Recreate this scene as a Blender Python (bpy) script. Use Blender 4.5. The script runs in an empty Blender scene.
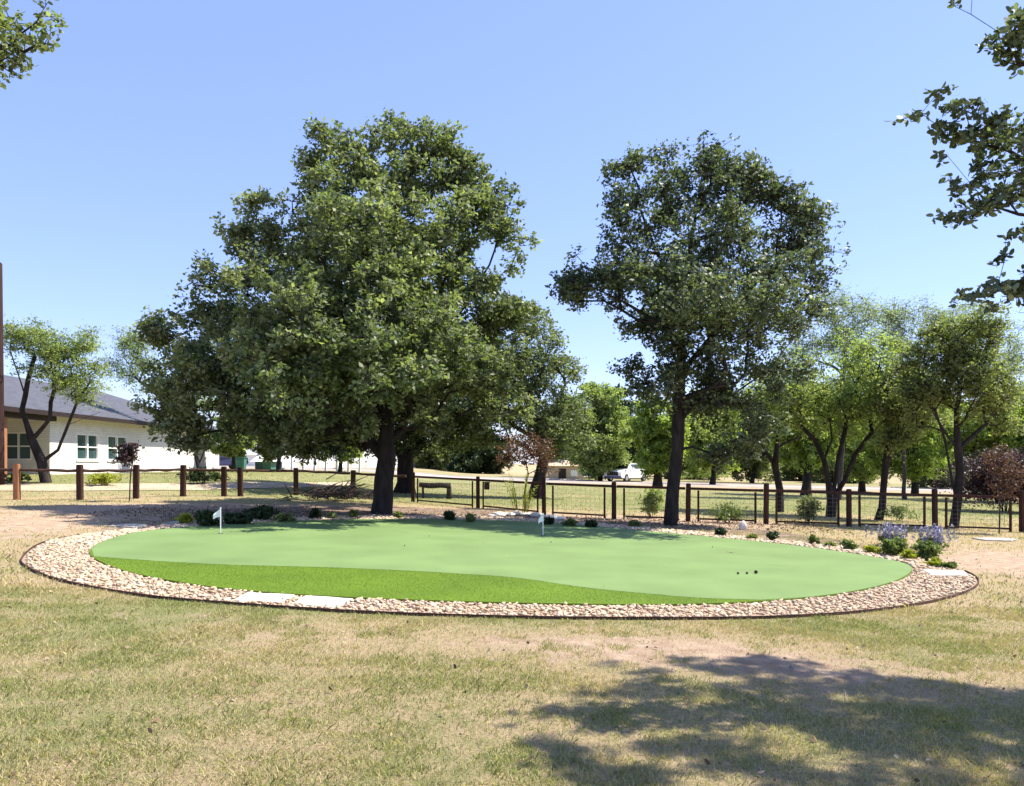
import bpy, bmesh, math, random
import numpy as np
from mathutils import Vector, Matrix
R = math.radians
rng = np.random.default_rng(7)
random.seed(7)
scn = bpy.context.scene
col = scn.collection
F, CX, HY, EYE = 788.0, 512.0, 463.0, 1.6
EL, AZ = 56.5, 12.0      # sun: right of the view, a little beyond the trees

# ---------------------------------------------------------------- terrain
def sst(a, b, v):
    t = np.clip((np.asarray(v, float)-a)/(b-a), 0, 1); return t*t*(3-2*t)
def g(x, y):
    x = np.asarray(x, float); y = np.asarray(y, float)
    return -0.026*60*np.tanh(x/60) + 0.5*sst(25, 38, y)*sst(-4, -15, x)
def gz(x, y): return float(g(x, y))
def gp(px, py):
    """world ground point seen at this place"""
    lo, hi = 2.0, 400.0
    for _ in range(60):
        y = (lo+hi)/2; x = (px-CX)/F*y
        if HY + F*(EYE-gz(x, y))/y > py: lo = y
        else: hi = y
    y = (lo+hi)/2; x = (px-CX)/F*y
    return Vector((x, y, gz(x, y)))
def at(px, y):
    x = (px-CX)/F*y; return Vector((x, y, gz(x, y)))
def zof(py, y): return EYE + (HY-py)*y/F

def hash2(i, j, s):
    n = (i*374761393 + j*668265263 + s*1442695041) & 0x7fffffff
    n = ((n ^ (n >> 13))*1274126177) & 0x7fffffff
    return ((n ^ (n >> 16)) & 0xffff)/65535.0
def vnoise(x, y, s=0):
    x = np.asarray(x, float); y = np.asarray(y, float)
    i = np.floor(x).astype(np.int64); j = np.floor(y).astype(np.int64)
    u = x-i; v = y-j; u = u*u*(3-2*u); v = v*v*(3-2*v)
    return (hash2(i, j, s)*(1-u)*(1-v)+hash2(i+1, j, s)*u*(1-v)+hash2(i, j+1, s)*(1-u)*v+hash2(i+1, j+1, s)*u*v)
def fbm(x, y, s=0, o=4):
    t = 0; a = .5; k = 1.0; n = 0
    for q in range(o):
        t = t+a*vnoise(x*k+13.7*q, y*k-7.1*q, s+q); n += a; a *= .55; k *= 2.07
    return t/n

# ---------------------------------------------------------------- materials
def nt(name):
    m = bpy.data.materials.new(name); m.use_nodes = True
    t = m.node_tree; t.nodes.clear()
    out = t.nodes.new('ShaderNodeOutputMaterial')
    return m, t, out
def N(t, ty, **k):
    n = t.nodes.new(ty)
    for a, v in k.items():
        if a.startswith('i_'): n.inputs[a[2:].replace('_', ' ')].default_value = v
        else: setattr(n, a, v)
    return n
def ramp(t, stops):
    r = t.nodes.new('ShaderNodeValToRGB'); e = r.color_ramp.elements
    while len(e) < len(stops): e.new(0.5)
    for k, (p, c) in enumerate(stops): e[k].position = p; e[k].color = (*c, 1)
    return r
def noisy(name, c1, c2, scale=6, rough=.8, bump=.3, bscale=None, detail=6, spec=.3, metal=0, stretch=None, bdist=.02):
    m, t, out = nt(name)
    b = N(t, 'ShaderNodeBsdfPrincipled'); b.inputs['Roughness'].default_value = rough
    b.inputs['Specular IOR Level'].default_value = spec; b.inputs['Metallic'].default_value = metal
    tc = N(t, 'ShaderNodeTexCoord'); mp = N(t, 'ShaderNodeMapping')
    if stretch: mp.inputs['Scale'].default_value = stretch
    t.links.new(tc.outputs['Object'], mp.inputs['Vector'])
    n = N(t, 'ShaderNodeTexNoise', i_Scale=scale, i_Detail=detail)
    t.links.new(mp.outputs[0], n.inputs['Vector'])
    r = ramp(t, [(.3, c1), (.7, c2)]); t.links.new(n.outputs['Fac'], r.inputs[0]); t.links.new(r.outputs[0], b.inputs['Base Color'])
    if bump:
        n2 = N(t, 'ShaderNodeTexNoise', i_Scale=bscale or scale*4, i_Detail=8); t.links.new(mp.outputs[0], n2.inputs['Vector'])
        bp = N(t, 'ShaderNodeBump', i_Strength=bump, i_Distance=bdist); t.links.new(n2.outputs['Fac'], bp.inputs['Height'])
        t.links.new(bp.outputs[0], b.inputs['Normal'])
    t.links.new(b.outputs[0], out.inputs[0])
    return m
def leafmat(name, ca, cb, cc=None, rough=.5, trans=.35, spec=.35):
    m, t, out = nt(name)
    a = N(t, 'ShaderNodeAttribute', attribute_name='rnd')
    cc = cc or cb
    r = ramp(t, [(0, ca), (.6, cb), (1, cc)]); t.links.new(a.outputs['Fac'], r.inputs[0])
    b = N(t, 'ShaderNodeBsdfPrincipled'); b.inputs['Roughness'].default_value = rough; b.inputs['Specular IOR Level'].default_value = spec
    t.links.new(r.outputs[0], b.inputs['Base Color'])
    tr = N(t, 'ShaderNodeBsdfTranslucent')
    mx = N(t, 'ShaderNodeMix', data_type='RGBA', blend_type='MULTIPLY'); mx.inputs[0].default_value = 1
    mx.inputs[7].default_value = (1.0, 1.15, .45, 1); t.links.new(r.outputs[0], mx.inputs[6])
    t.links.new(mx.outputs[2], tr.inputs[0])
    ms = N(t, 'ShaderNodeMixShader'); ms.inputs[0].default_value = trans
    t.links.new(b.outputs[0], ms.inputs[1]); t.links.new(tr.outputs[0], ms.inputs[2]); t.links.new(ms.outputs[0], out.inputs[0])
    return m
def attrmat(name, stops, rough=.85, bump=0, bscale=60):
    m, t, out = nt(name)
    a = N(t, 'ShaderNodeAttribute', attribute_name='rnd')
    r = ramp(t, stops); t.links.new(a.outputs['Fac'], r.inputs[0])
    b = N(t, 'ShaderNodeBsdfPrincipled'); b.inputs['Roughness'].default_value = rough; b.inputs['Specular IOR Level'].default_value = .3
    t.links.new(r.outputs[0], b.inputs['Base Color'])
    if bump:
        n2 = N(t, 'ShaderNodeTexNoise', i_Scale=bscale, i_Detail=5)
        bp = N(t, 'ShaderNodeBump', i_Strength=bump, i_Distance=.01); t.links.new(n2.outputs['Fac'], bp.inputs['Height']); t.links.new(bp.outputs[0], b.inputs['Normal'])
    t.links.new(b.outputs[0], out.inputs[0]); return m

M = {}
M['oak'] = leafmat('oak_leaf', (.08, .105, .05), (.20, .235, .115), (.43, .46, .27), rough=.5, trans=.46, spec=.35)
M['oakdark'] = leafmat('oak_leaf_dark', (.048, .066, .044), (.115, .145, .083), (.31, .34, .21), rough=.48, trans=.40, spec=.4)
M['olive'] = leafmat('olive_leaf', (.11, .135, .055), (.23, .26, .105), (.40, .42, .21), trans=.55)
M['light'] = leafmat('light_leaf', (.20, .245, .09), (.33, .385, .16), (.48, .52, .27), trans=.62)
M['bright'] = leafmat('bright_leaf', (.20, .255, .065), (.34, .41, .12), (.50, .55, .21), trans=.64)
M['pale'] = leafmat('pale_leaf', (.22, .27, .17), (.33, .38, .25), (.42, .46, .33), trans=.5)
M['darkg'] = leafmat('dark_leaf', (.022, .04, .014), (.04, .065, .022), (.07, .1, .03), trans=.2)
M['red'] = leafmat('red_leaf', (.12, .045, .035), (.19, .09, .06), (.2, .17, .08), trans=.3)
M['maroon'] = leafmat('maroon_leaf', (.035, .015, .02), (.06, .03, .035), (.09, .05, .04), trans=.2)
M['yellow'] = leafmat('yellow_leaf', (.25, .28, .03), (.38, .40, .05), (.45, .45, .09), trans=.4)
M['bedgreen'] = leafmat('bed_leaf', (.09, .13, .04), (.16, .21, .06), (.26, .30, .1), trans=.35)
M['purple'] = leafmat('flower_petal', (.17, .16, .34), (.26, .24, .44), (.36, .34, .54), trans=.3)
M['bark'] = noisy('bark', (.014, .011, .010), (.048, .038, .033), 9, .95, .9, 22, stretch=(1, 1, .25), bdist=.05)
M['barkl'] = noisy('bark_pale', (.035, .03, .027), (.08, .068, .06), 9, .95, .6, 22, stretch=(1, 1, .25), bdist=.03)
M['wood'] = noisy('fence_wood', (.028, .012, .009), (.07, .03, .02), 7, .85, .5, 30, stretch=(3, 3, .4))
M['woodo'] = noisy('post_wood_orange', (.26, .11, .05), (.38, .18, .085), 6, .8, .4, 30, stretch=(3, 3, .4))
M['pole'] = noisy('pole_wood', (.022, .009, .009), (.045, .018, .016), 6, .9, .5, 30, stretch=(3, 3, .3))
M['wire'] = noisy('wire_metal', (.2, .19, .18), (.3, .28, .26), 9, .5, 0, metal=.8)
M['steel'] = noisy('edging_steel', (.045, .022, .015), (.09, .045, .028), 7, .8, .3)
M['stone'] = attrmat('gravel_stone', [(0, (.26, .185, .12)), (.3, (.50, .365, .235)), (.6, (.64, .48, .315)), (.8, (.42, .33, .24)), (1, (.76, .65, .47))], .85, .4, 40)
M['slab'] = noisy('limestone_slab', (.50, .45, .37), (.72, .67, .58), 4, .85, .35, 30)
M['rock'] = noisy('pale_rock', (.28, .26, .23), (.48, .45, .40), 5, .9, .6, 16)
M['bed'] = noisy('gravel_bed', (.28, .19, .145), (.44, .32, .24), 14, .95, .8, 40, bdist=.04)
M['conc'] = noisy('road_concrete', (.36, .30, .25), (.46, .39, .33), .4, .9, .2, 12)
M['drive'] = noisy('drive_gravel', (.38, .29, .19), (.48, .38, .26), .8, .95, .3, 12)
M['roof'] = None
M['cream'] = noisy('cream_paint', (.62, .58, .5), (.7, .66, .58), 1.5, .7, .1)
M['white'] = noisy('white_paint', (.74, .73, .70), (.82, .81, .78), 2, .6, .05)
M['fascia'] = noisy('brown_fascia', (.02, .012, .01), (.035, .02, .016), 4, .6, .1)
M['soffit'] = noisy('soffit', (.3, .22, .17), (.36, .27, .2), 4, .8, .1)
M['cloth'] = noisy('flag_cloth', (.85, .85, .85), (.92, .92, .92), 9, .7, .1)
M['cup'] = noisy('dark_plastic', (.012, .014, .012), (.025, .028, .022), 9, .6, 0)
M['cupw'] = noisy('cup_rim', (.65, .65, .6), (.75, .75, .7), 9, .5, 0)
M['tan'] = noisy('tan_siding', (.42, .32, .22), (.52, .40, .28), 2, .85, .1)
M['teal'] = noisy('teal_paint', (.04, .13, .09), (.07, .19, .14), 3, .5, .05)
M['greyw'] = noisy('grey_wall', (.32, .34, .36), (.42, .44, .46), 1, .8, .1)
M['brush'] = noisy('dead_wood', (.05, .035, .028), (.12, .09, .07), 6, .95, .5)
M['rubber'] = noisy('tyre_rubber', (.012, .012, .012), (.02, .02, .02), 9, .8, 0)
M['rim'] = noisy('rim_metal', (.4, .4, .4), (.5, .5, .5), 9, .3, 0, metal=.9)
M['carwhite'] = noisy('white_car_paint', (.78, .78, .78), (.82, .82, .82), 1, .25, 0, spec=.5)
M['carblue'] = noisy('blue_car_paint', (.03, .07, .26), (.04, .09, .32), 1, .25, 0, spec=.5)
M['cardark'] = noisy('grey_car_paint', (.03, .035, .09), (.05, .05, .13), 1, .3, 0, spec=.5)
M['lamp'] = noisy('lamp_glass', (.75, .75, .72), (.85, .85, .8), 9, .15, 0)
def glass(name, c, rough=.06):
    m, t, out = nt(name); b = N(t, 'ShaderNodeBsdfPrincipled')
    b.inputs['Base Color'].default_value = (*c, 1); b.inputs['Roughness'].default_value = rough; b.inputs['Specular IOR Level'].default_value = .8
    t.links.new(b.outputs[0], out.inputs[0]); return m
M['pane'] = glass('window_glass', (.035, .075, .075)); M['carglass'] = glass('car_glass', (.015, .02, .025))

def brickmat():
    m, t, out = nt('painted_brick')
    b = N(t, 'ShaderNodeBsdfPrincipled'); b.inputs['Roughness'].default_value = .8
    tc = N(t, 'ShaderNodeTexCoord'); sp = N(t, 'ShaderNodeSeparateXYZ'); cb = N(t, 'ShaderNodeCombineXYZ')
    t.links.new(tc.outputs['Object'], sp.inputs[0]); t.links.new(sp.outputs['Y'], cb.inputs['X']); t.links.new(sp.outputs['Z'], cb.inputs['Y'])
    br = N(t, 'ShaderNodeTexBrick', i_Scale=1.0); br.inputs['Brick Width'].default_value = .3; br.inputs['Row Height'].default_value = .1
    br.inputs['Mortar Size'].default_value = .012
    br.inputs['Color1'].default_value = (.80, .78, .75, 1); br.inputs['Color2'].default_value = (.72, .69, .66, 1); br.inputs['Mortar'].default_value = (.6, .56, .52, 1)
    t.links.new(cb.outputs[0], br.inputs['Vector'])
    n = N(t, 'ShaderNodeTexNoise', i_Scale=.8, i_Detail=5); r = ramp(t, [(.35, (.86, .84, .82)), (.65, (1, 1, 1))])
    t.links.new(tc.outputs['Object'], n.inputs['Vector']); t.links.new(n.outputs['Fac'], r.inputs[0])
    mx = N(t, 'ShaderNodeMix', data_type='RGBA', blend_type='MULTIPLY'); mx.inputs[0].default_value = 1
    t.links.new(br.outputs['Color'], mx.inputs[6]); t.links.new(r.outputs[0], mx.inputs[7]); t.links.new(mx.outputs[2], b.inputs['Base Color'])
    bp = N(t, 'ShaderNodeBump', i_Strength=.5, i_Distance=.02); bp.invert = True
    t.links.new(br.outputs['Fac'], bp.inputs['Height']); t.links.new(bp.outputs[0], b.inputs['Normal'])
    t.links.new(b.outputs[0], out.inputs[0]); return m
M['brick'] = brickmat()
def shingle():
    m, t, out = nt('roof_shingle')
    b = N(t, 'ShaderNodeBsdfPrincipled'); b.inputs['Roughness'].default_value = .85
    tc = N(t, 'ShaderNodeTexCoord'); sp = N(t, 'ShaderNodeSeparateXYZ'); cb = N(t, 'ShaderNodeCombineXYZ')
    t.links.new(tc.outputs['Object'], sp.inputs[0]); t.links.new(sp.outputs['Y'], cb.inputs['X']); t.links.new(sp.outputs['X'], cb.inputs['Y'])
    br = N(t, 'ShaderNodeTexBrick', i_Scale=1.0); br.inputs['Brick Width'].default_value = .35; br.inputs['Row Height'].default_value = .16
    br.inputs['Mortar Size'].default_value = .008
    br.inputs['Color1'].default_value = (.055, .058, .075, 1); br.inputs['Color2'].default_value = (.085, .087, .105, 1); br.inputs['Mortar'].default_value = (.05, .05, .05, 1)
    t.links.new(cb.outputs[0], br.inputs['Vector'])
    t.links.new(br.outputs['Color'], b.inputs['Base Color'])
    bp = N(t, 'ShaderNodeBump', i_Strength=.4, i_Distance=.02); bp.invert = True
    t.links.new(br.outputs['Fac'], bp.inputs['Height']); t.links.new(bp.outputs[0], b.inputs['Normal'])
    t.links.new(b.outputs[0], out.inputs[0]); return m
M['roof'] = shingle()

def groundmat():
    m, t, out = nt('dry_lawn')
    L = t.links.new
    b = N(t, 'ShaderNodeBsdfPrincipled'); b.inputs['Roughness'].default_value = .95; b.inputs['Specular IOR Level'].default_value = .15
    tc = N(t, 'ShaderNodeTexCoord')
    def noise(s, d=6, r=.6):
        n = N(t, 'ShaderNodeTexNoise', i_Scale=s, i_Detail=d, i_Roughness=r); L(tc.outputs['Object'], n.inputs['Vector']); return n.outputs['Fac']
    def mix(f, a, c):
        x = N(t, 'ShaderNodeMix', data_type='RGBA'); L(f, x.inputs[0])
        for s, v in ((6, a), (7, c)):
            if isinstance(v, tuple): x.inputs[s].default_value = (*v, 1)
            else: L(v, x.inputs[s])
        return x.outputs[2]
    def thr(f, lo, hi):
        r = N(t, 'ShaderNodeMapRange'); r.inputs[1].default_value = lo; r.inputs[2].default_value = hi; L(f, r.inputs[0]); return r.outputs[0]
    def addn(f, n, k):
        a = N(t, 'ShaderNodeMath', operation='SUBTRACT'); L(n, a.inputs[0]); a.inputs[1].default_value = .5
        c = N(t, 'ShaderNodeMath', operation='MULTIPLY_ADD'); L(a.outputs[0], c.inputs[0]); c.inputs[1].default_value = k; L(f, c.inputs[2]); return c.outputs[0]
    fine = noise(45, 5, .75); mid = noise(5, 6, .65); big = noise(.45, 5, .6)
    straw = mix(thr(fine, .35, .68), (.26, .195, .105), (.55, .42, .25))
    green = mix(thr(fine, .35, .68), (.14, .15, .05), (.31, .31, .13))
    dirt = mix(thr(mid, .35, .65), (.34, .235, .155), (.54, .40, .28))
    ad = N(t, 'ShaderNodeAttribute', attribute_name='dirt'); al = N(t, 'ShaderNodeAttribute', attribute_name='lush')
    lf = thr(addn(addn(al.outputs['Fac'], mid, .9), big, .6), .35, .75)
    c = mix(lf, straw, green)
    df = thr(addn(ad.outputs['Fac'], noise(2.2, 7, .7), 1.1), .42, .68)
    c = mix(df, c, dirt)
    L(c, b.inputs['Base Color'])
    bp = N(t, 'ShaderNodeBump', i_Strength=.9, i_Distance=.05); L(noise(28, 7, .75), bp.inputs['Height']); L(bp.outputs[0], b.inputs['Normal'])
    L(b.outputs[0], out.inputs[0]); return m
def turf(name, c1, c2, seams=False):
    m, t, out = nt(name); L = t.links.new
    b = N(t, 'ShaderNodeBsdfPrincipled'); b.inputs['Roughness'].default_value = .8; b.inputs['Specular IOR Level'].default_value = .25
    tc = N(t, 'ShaderNodeTexCoord')
    n = N(t, 'ShaderNodeTexNoise', i_Scale=.8, i_Detail=5); n2 = N(t, 'ShaderNodeTexNoise', i_Scale=120, i_Detail=4)
    L(tc.outputs['Object'], n.inputs['Vector']); L(tc.outputs['Object'], n2.inputs['Vector'])
    a = N(t, 'ShaderNodeMath', operation='ADD'); L(n.outputs['Fac'], a.inputs[0]); L(n2.outputs['Fac'], a.inputs[1])
    h = N(t, 'ShaderNodeMath', operation='MULTIPLY'); L(a.outputs[0], h.inputs[0]); h.inputs[1].default_value = .5
    r = ramp(t, [(.36, tuple(v*.86 for v in c1)), (.64, tuple(v*1.1 for v in c2))]); L(h.outputs[0], r.inputs[0]); L(r.outputs[0], b.inputs['Base Color'])
    bp = N(t, 'ShaderNodeBump', i_Strength=.5, i_Distance=.01); L(n2.outputs['Fac'], bp.inputs['Height']); L(bp.outputs[0], b.inputs['Normal'])
    L(b.outputs[0], out.inputs[0]); return m
M['ground'] = groundmat()
M['green'] = turf('green_turf', (.138, .210, .068), (.158, .237, .080))
M['fringe'] = turf('fringe_turf', (.09, .155, .008), (.11, .18, .010))

# ---------------------------------------------------------------- object helpers
def tag(o, label=None, cat=None, group=None, kind=None):
    if label: o['label'] = label
    if cat: o['category'] = cat
    if group: o['group'] = group
    if kind: o['kind'] = kind
    return o
def link(name, me, mat, parent=None, loc=None, smooth=False):
    if mat: me.materials.append(mat)
    o = bpy.data.objects.new(name, me); col.objects.link(o)
    if parent: o.parent = parent
    if loc is not None: o.location = loc
    if smooth: me.shade_smooth()
    return o
def empty(name, loc, label, cat, group=None, rz=0):
    o = bpy.data.objects.new(name, None); o.empty_display_size = .3; col.objects.link(o); o.location = loc; o.rotation_euler.z = rz
    return tag(o, label, cat, group)
def mesh_np(name, V, Fc, rnd=None):
    """V (n,3); Fc (m,k) all the same face size"""
    me = bpy.data.meshes.new(name); k = Fc.shape[1]; m = len(Fc)
    me.vertices.add(len(V)); me.vertices.foreach_set('co', np.ascontiguousarray(V, np.float32).ravel())
    me.loops.add(m*k); me.loops.foreach_set('vertex_index', np.ascontiguousarray(Fc, np.int32).ravel())
    me.polygons.add(m); me.polygons.foreach_set('loop_start', np.arange(0, m*k, k, dtype=np.int32))
    me.update(calc_edges=True)
    if rnd is not None:
        a = me.attributes.new('rnd', 'FLOAT', 'FACE'); a.data.foreach_set('value', np.ascontiguousarray(rnd, np.float32))
    return me
def bm_mesh(name, bm):
    me = bpy.data.meshes.new(name); bm.normal_update(); bm.to_mesh(me); bm.free(); return me
def box(bm, x0, x1, y0, y1, z0, z1, bev=0):
    r = bmesh.ops.create_cube(bm, size=1)
    vs = r['verts']
    for v in vs:
        v.co = Vector(((x0+x1)/2+v.co.x*(x1-x0), (y0+y1)/2+v.co.y*(y1-y0), (z0+z1)/2+v.co.z*(z1-z0)))
    if bev:
        es = list({e for v in vs for e in v.link_edges}); bmesh.ops.bevel(bm, geom=es, offset=bev, segments=2, affect='EDGES')
def bar(bm, a, b, w, h):
    """box beam between two points"""
    a = Vector(a); b = Vector(b); d = (b-a); L = d.length; d.normalize()
    s = d.cross(Vector((0, 0, 1)));
    if s.length < .01: s = Vector((1, 0, 0))
    s.normalize(); u = s.cross(d)
    vs = []
    for p in (a, b):
        for i, j in ((-1, -1), (1, -1), (1, 1), (-1, 1)): vs.append(bm.verts.new(p+s*i*w/2+u*j*h/2))
    for q in ((0, 1, 2, 3), (7, 6, 5, 4), (0, 4, 5, 1), (1, 5, 6, 2), (2, 6, 7, 3), (3, 7, 4, 0)): bm.faces.new([vs[i] for i in q])
def tube_bm(bm, pts, rads, n=6):
    prev = None; rings = []
    for i, p in enumerate(pts):
        p = Vector(p); d = (Vector(pts[min(i+1, len(pts)-1)])-Vector(pts[max(i-1, 0)])).normalized()
        s = d.cross(Vector((0, 1, 0)) if abs(d.y) < .9 else Vector((1, 0, 0))).normalized(); u = d.cross(s)
        rings.append([bm.verts.new(p+(s*math.cos(2*math.pi*k/n)+u*math.sin(2*math.pi*k/n))*rads[i]) for k in range(n)])
    for a, b in zip(rings, rings[1:]):
        for k in range(n): bm.faces.new((a[k], a[(k+1) % n], b[(k+1) % n], b[k]))
    bm.faces.new(rings[-1]); bm.faces.new(rings[0][::-1])

# ---------------------------------------------------------------- foliage
def unit(v): return v/np.maximum(np.linalg.norm(v, axis=1, keepdims=True), 1e-6)
def leaf_geo(C, L, rg, oval=False, upright=0.0, wr=.6):
    n = len(C); L = L*rg.uniform(.65, 1.25, (n, 1))
    a = unit(rg.normal(size=(n, 3))*[1, 1, .7]+[0, 0, -.15+upright])
    b = unit(np.cross(a, unit(rg.normal(size=(n, 3))*[.8, .8, .8]+[.1, -.1, 1.15])))
    nn = np.cross(a, b)
    if oval:
        prof = [(0, 0), (.22, .42), (.6, .5), (.88, .28), (1, 0), (.88, -.28), (.6, -.5), (.22, -.42)]
        k = 8
    else:
        prof = [(0, 0), (.5, .5), (1, 0), (.5, -.5)]; k = 4
    V = np.stack([C+a*L*u+b*L*v*wr+nn*L*(.10*abs(v)*2) for u, v in prof], 1).reshape(-1, 3)
    return V, np.arange(n*k).reshape(n, k)
def crown_mesh(name, pts, spread, nl, L, rg, oval=False, bias=None, upright=0):
    """twig tips around every cluster centre, leaves round every tip"""
    n = len(pts); nt_ = nl[0]; ntl = nl[1]
    d = unit(rg.normal(size=(n*nt_, 3)))*(rg.uniform(0, 1, (n*nt_, 1))**.45)*spread*rg.uniform(.7, 1.2, (n*nt_, 1))
    tips = np.repeat(pts, nt_, 0)+d*[1.08, 1.08, .62]
    keep = rg.uniform(size=len(tips)) < .92
    tipk = tips[keep]
    lc = np.repeat(tipk, ntl, 0)+rg.normal(size=(len(tipk)*ntl, 3))*(spread*.17)
    V, Fc = leaf_geo(lc, L, rg, oval, upright)
    base = np.repeat(np.repeat(rg.uniform(0, 1, n), nt_)[keep], ntl)
    rnd = np.clip(base*.45+rg.uniform(0, 1, len(lc))*.55+rg.normal(0, .06, len(lc)), 0, 1)
    return mesh_np(name, V, Fc, rnd), tips, np.repeat(np.arange(n), nt_)

def sample_blobs(blobs, n, rg, shell=.45, gap=.0, gs=1.2, seed=0, wp=.85):
    """blobs (x,y,z,rx,ry,rz) -> cluster centres"""
    B = np.array(blobs, float); vol = (B[:, 3]*B[:, 4]*B[:, 5])**wp; p = vol/vol.sum()
    k = rg.choice(len(B), n, p=p)
    d = unit(rg.normal(size=(n, 3)))*(rg.uniform(0, 1, (n, 1))**shell)
    P = B[k, :3]+d*B[k, 3:6]
    if gap:
        s = np.sin(P[:, 0]*2.1*gs+seed)+np.sin(P[:, 1]*1.9*gs+1.3+seed)+np.sin(P[:, 2]*2.4*gs+2.1)+np.sin((P[:, 0]+P[:, 2])*1.3*gs+seed*2)
        P = P[s > -2+gap*2]
    return P

def skeleton(stems, pts, rg, step=.7, lift=.12, late=None):
    """limbs: nodes, parents; stems are given polylines, every cluster joins its nearest limb"""
    nodes = []; par = []; plen = []
    for st in stems:
        st = [np.array(q, float) for q in st]
        if not nodes: nodes.append(st[0]); par.append(-1); plen.append(0); cur = 0
        else:
            A = np.array(nodes); cur = int(np.argmin(np.linalg.norm(A-st[0], axis=1)))
        for q in st[1:]:
            p0 = nodes[cur]; dd = np.linalg.norm(q-p0); ns = max(1, int(dd/(step*.8)))
            for s in range(1, ns+1):
                w = p0+(q-p0)*s/ns
                if s < ns: w = w+rg.normal(size=3)*.035*min(dd, 3)/1.5
                nodes.append(w); par.append(cur); plen.append(plen[cur]+dd/ns); cur = len(nodes)-1
    nst = len(nodes)
    key = np.linalg.norm(pts-np.array(nodes[min(2, nst-1)]), axis=1)
    if late is not None: key[late:] += 100
    order = np.argsort(key)
    A = np.zeros((nst+len(pts)*14, 3)); PL = np.zeros(len(A)); A[:nst] = nodes; PL[:nst] = plen; cnt = nst
    ends = {}
    z0 = nodes[0][2]; zmin = z0+0.28*(max(p[2] for p in pts)-z0) if len(stems) == 1 else z0
    for ai in order:
        a = pts[ai]; D = A[:cnt]-a; dist = np.linalg.norm(D, axis=1)
        cost = dist+.22*PL[:cnt]+np.maximum(D[:, 2], 0)*1.2+np.where(A[:cnt, 2] < min(z0+1.2, a[2]-.2), 3.0, 0)
        j = int(np.argmin(cost)); p0 = A[j].copy(); dd = dist[j]; ns = min(12, max(1, int(math.ceil(dd/step))))
        cur = j
        for s in range(1, ns+1):
            f = s/ns; w = p0+(a-p0)*f
            if s < ns: w = w+rg.normal(size=3)*.10*min(dd, 2)/2+np.array([0, 0, lift*dd*math.sin(math.pi*f)])
            A[cnt] = w; PL[cnt] = PL[cur]+dd/ns; par.append(cur); cur = cnt; cnt += 1
        ends[int(ai)] = cur
    return A[:cnt], np.array(par), ends
def limbs_mesh(name, A, par, r_base, r_tip, ends=None, tips=None, tipc=None, flare=1.5, rg=None, twig_r=.006, sides=8):
    n = len(A); kids = [[] for _ in range(n)]
    for i in range(1, n): kids[par[i]].append(i)
    w = np.zeros(n)
    for i in range(n-1, -1, -1):
        if not kids[i]: w[i] = 1
        if par[i] >= 0: w[par[i]] += w[i]
    p = math.log(r_base/r_tip)/math.log(max(w[0], 2)); rad = r_tip*w**p
    V = []; Fc = []
    def ring(c, d, r, ns, tw=0):
        d = d/max(np.linalg.norm(d), 1e-6); h = np.array([0, 1., 0]) if abs(d[1]) < .9 else np.array([1., 0, 0])
        s = np.cross(d, h); s /= np.linalg.norm(s); u = np.cross(d, s)
        a = np.arange(ns)*2*math.pi/ns+tw
        return c+(np.outer(np.cos(a), s)+np.outer(np.sin(a), u))*r
    stack = [(0, [0])]; chains = []
    while stack:
        start, ch = stack.pop()
        cur = start
        while kids[cur]:
            ks = sorted(kids[cur], key=lambda q: -w[q])
            for o in ks[1:]: stack.append((o, [cur, o]))
            ch.append(ks[0]); cur = ks[0]
        chains.append(ch)
    for ch in chains:
        if len(ch) < 2: continue
        r0 = rad[ch[1]] if ch[0] != 0 else rad[0]
        ns = sides+2 if r0 > .15 else (6 if r0 > .04 else 4)
        base = len(V); V_ = []
        for q, i in enumerate(ch):
            d = A[ch[min(q+1, len(ch)-1)]]-A[ch[max(q-1, 0)]]
            r = rad[i] if (q or i == 0) else min(rad[i], rad[ch[1]]*1.25)
            if ch[0] == 0:
                hh = A[i][2]-A[0][2]
                r = r*(1+(flare-1)*math.exp(-hh/.35))
            rr = ring(A[i], d, r, ns)
            if r > .08 and rg is not None: rr = A[i]+(rr-A[i])*(1+rg.normal(0, .06, (ns, 1)))
            V_.append(rr)
        s = sum(len(x) for x in V); V.append(np.concatenate(V_))
        for q in range(len(ch)-1):
            for k in range(ns):
                Fc.append((s+q*ns+k, s+q*ns+(k+1) % ns, s+(q+1)*ns+(k+1) % ns, s+(q+1)*ns+k))
    V = np.concatenate(V); Fc = np.array(Fc)
    if tips is not None:
        src = np.array([A[ends[int(c)]] for c in tipc]); d = unit(tips-src)
        s_ = unit(np.cross(d, np.array([.3, .2, .9]))); u_ = np.cross(d, s_)
        m = len(tips); T = []
        for cen, rr in ((src, twig_r*1.6), (tips, twig_r*.6)):
            for k in range(3):
                a = k*2*math.pi/3; T.append(cen+(s_*math.cos(a)+u_*math.sin(a))*rr)
        T = np.stack(T, 1).reshape(-1, 3); off = len(V)+np.arange(m)[:, None]*6
        q = np.concatenate([off+np.array([[k, (k+1) % 3, 3+(k+1) % 3, 3+k]]) for k in range(3)], 0)
        V = np.concatenate([V, T]); Fc = np.concatenate([Fc, q])
    me = mesh_np(name, V, Fc); return me

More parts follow.
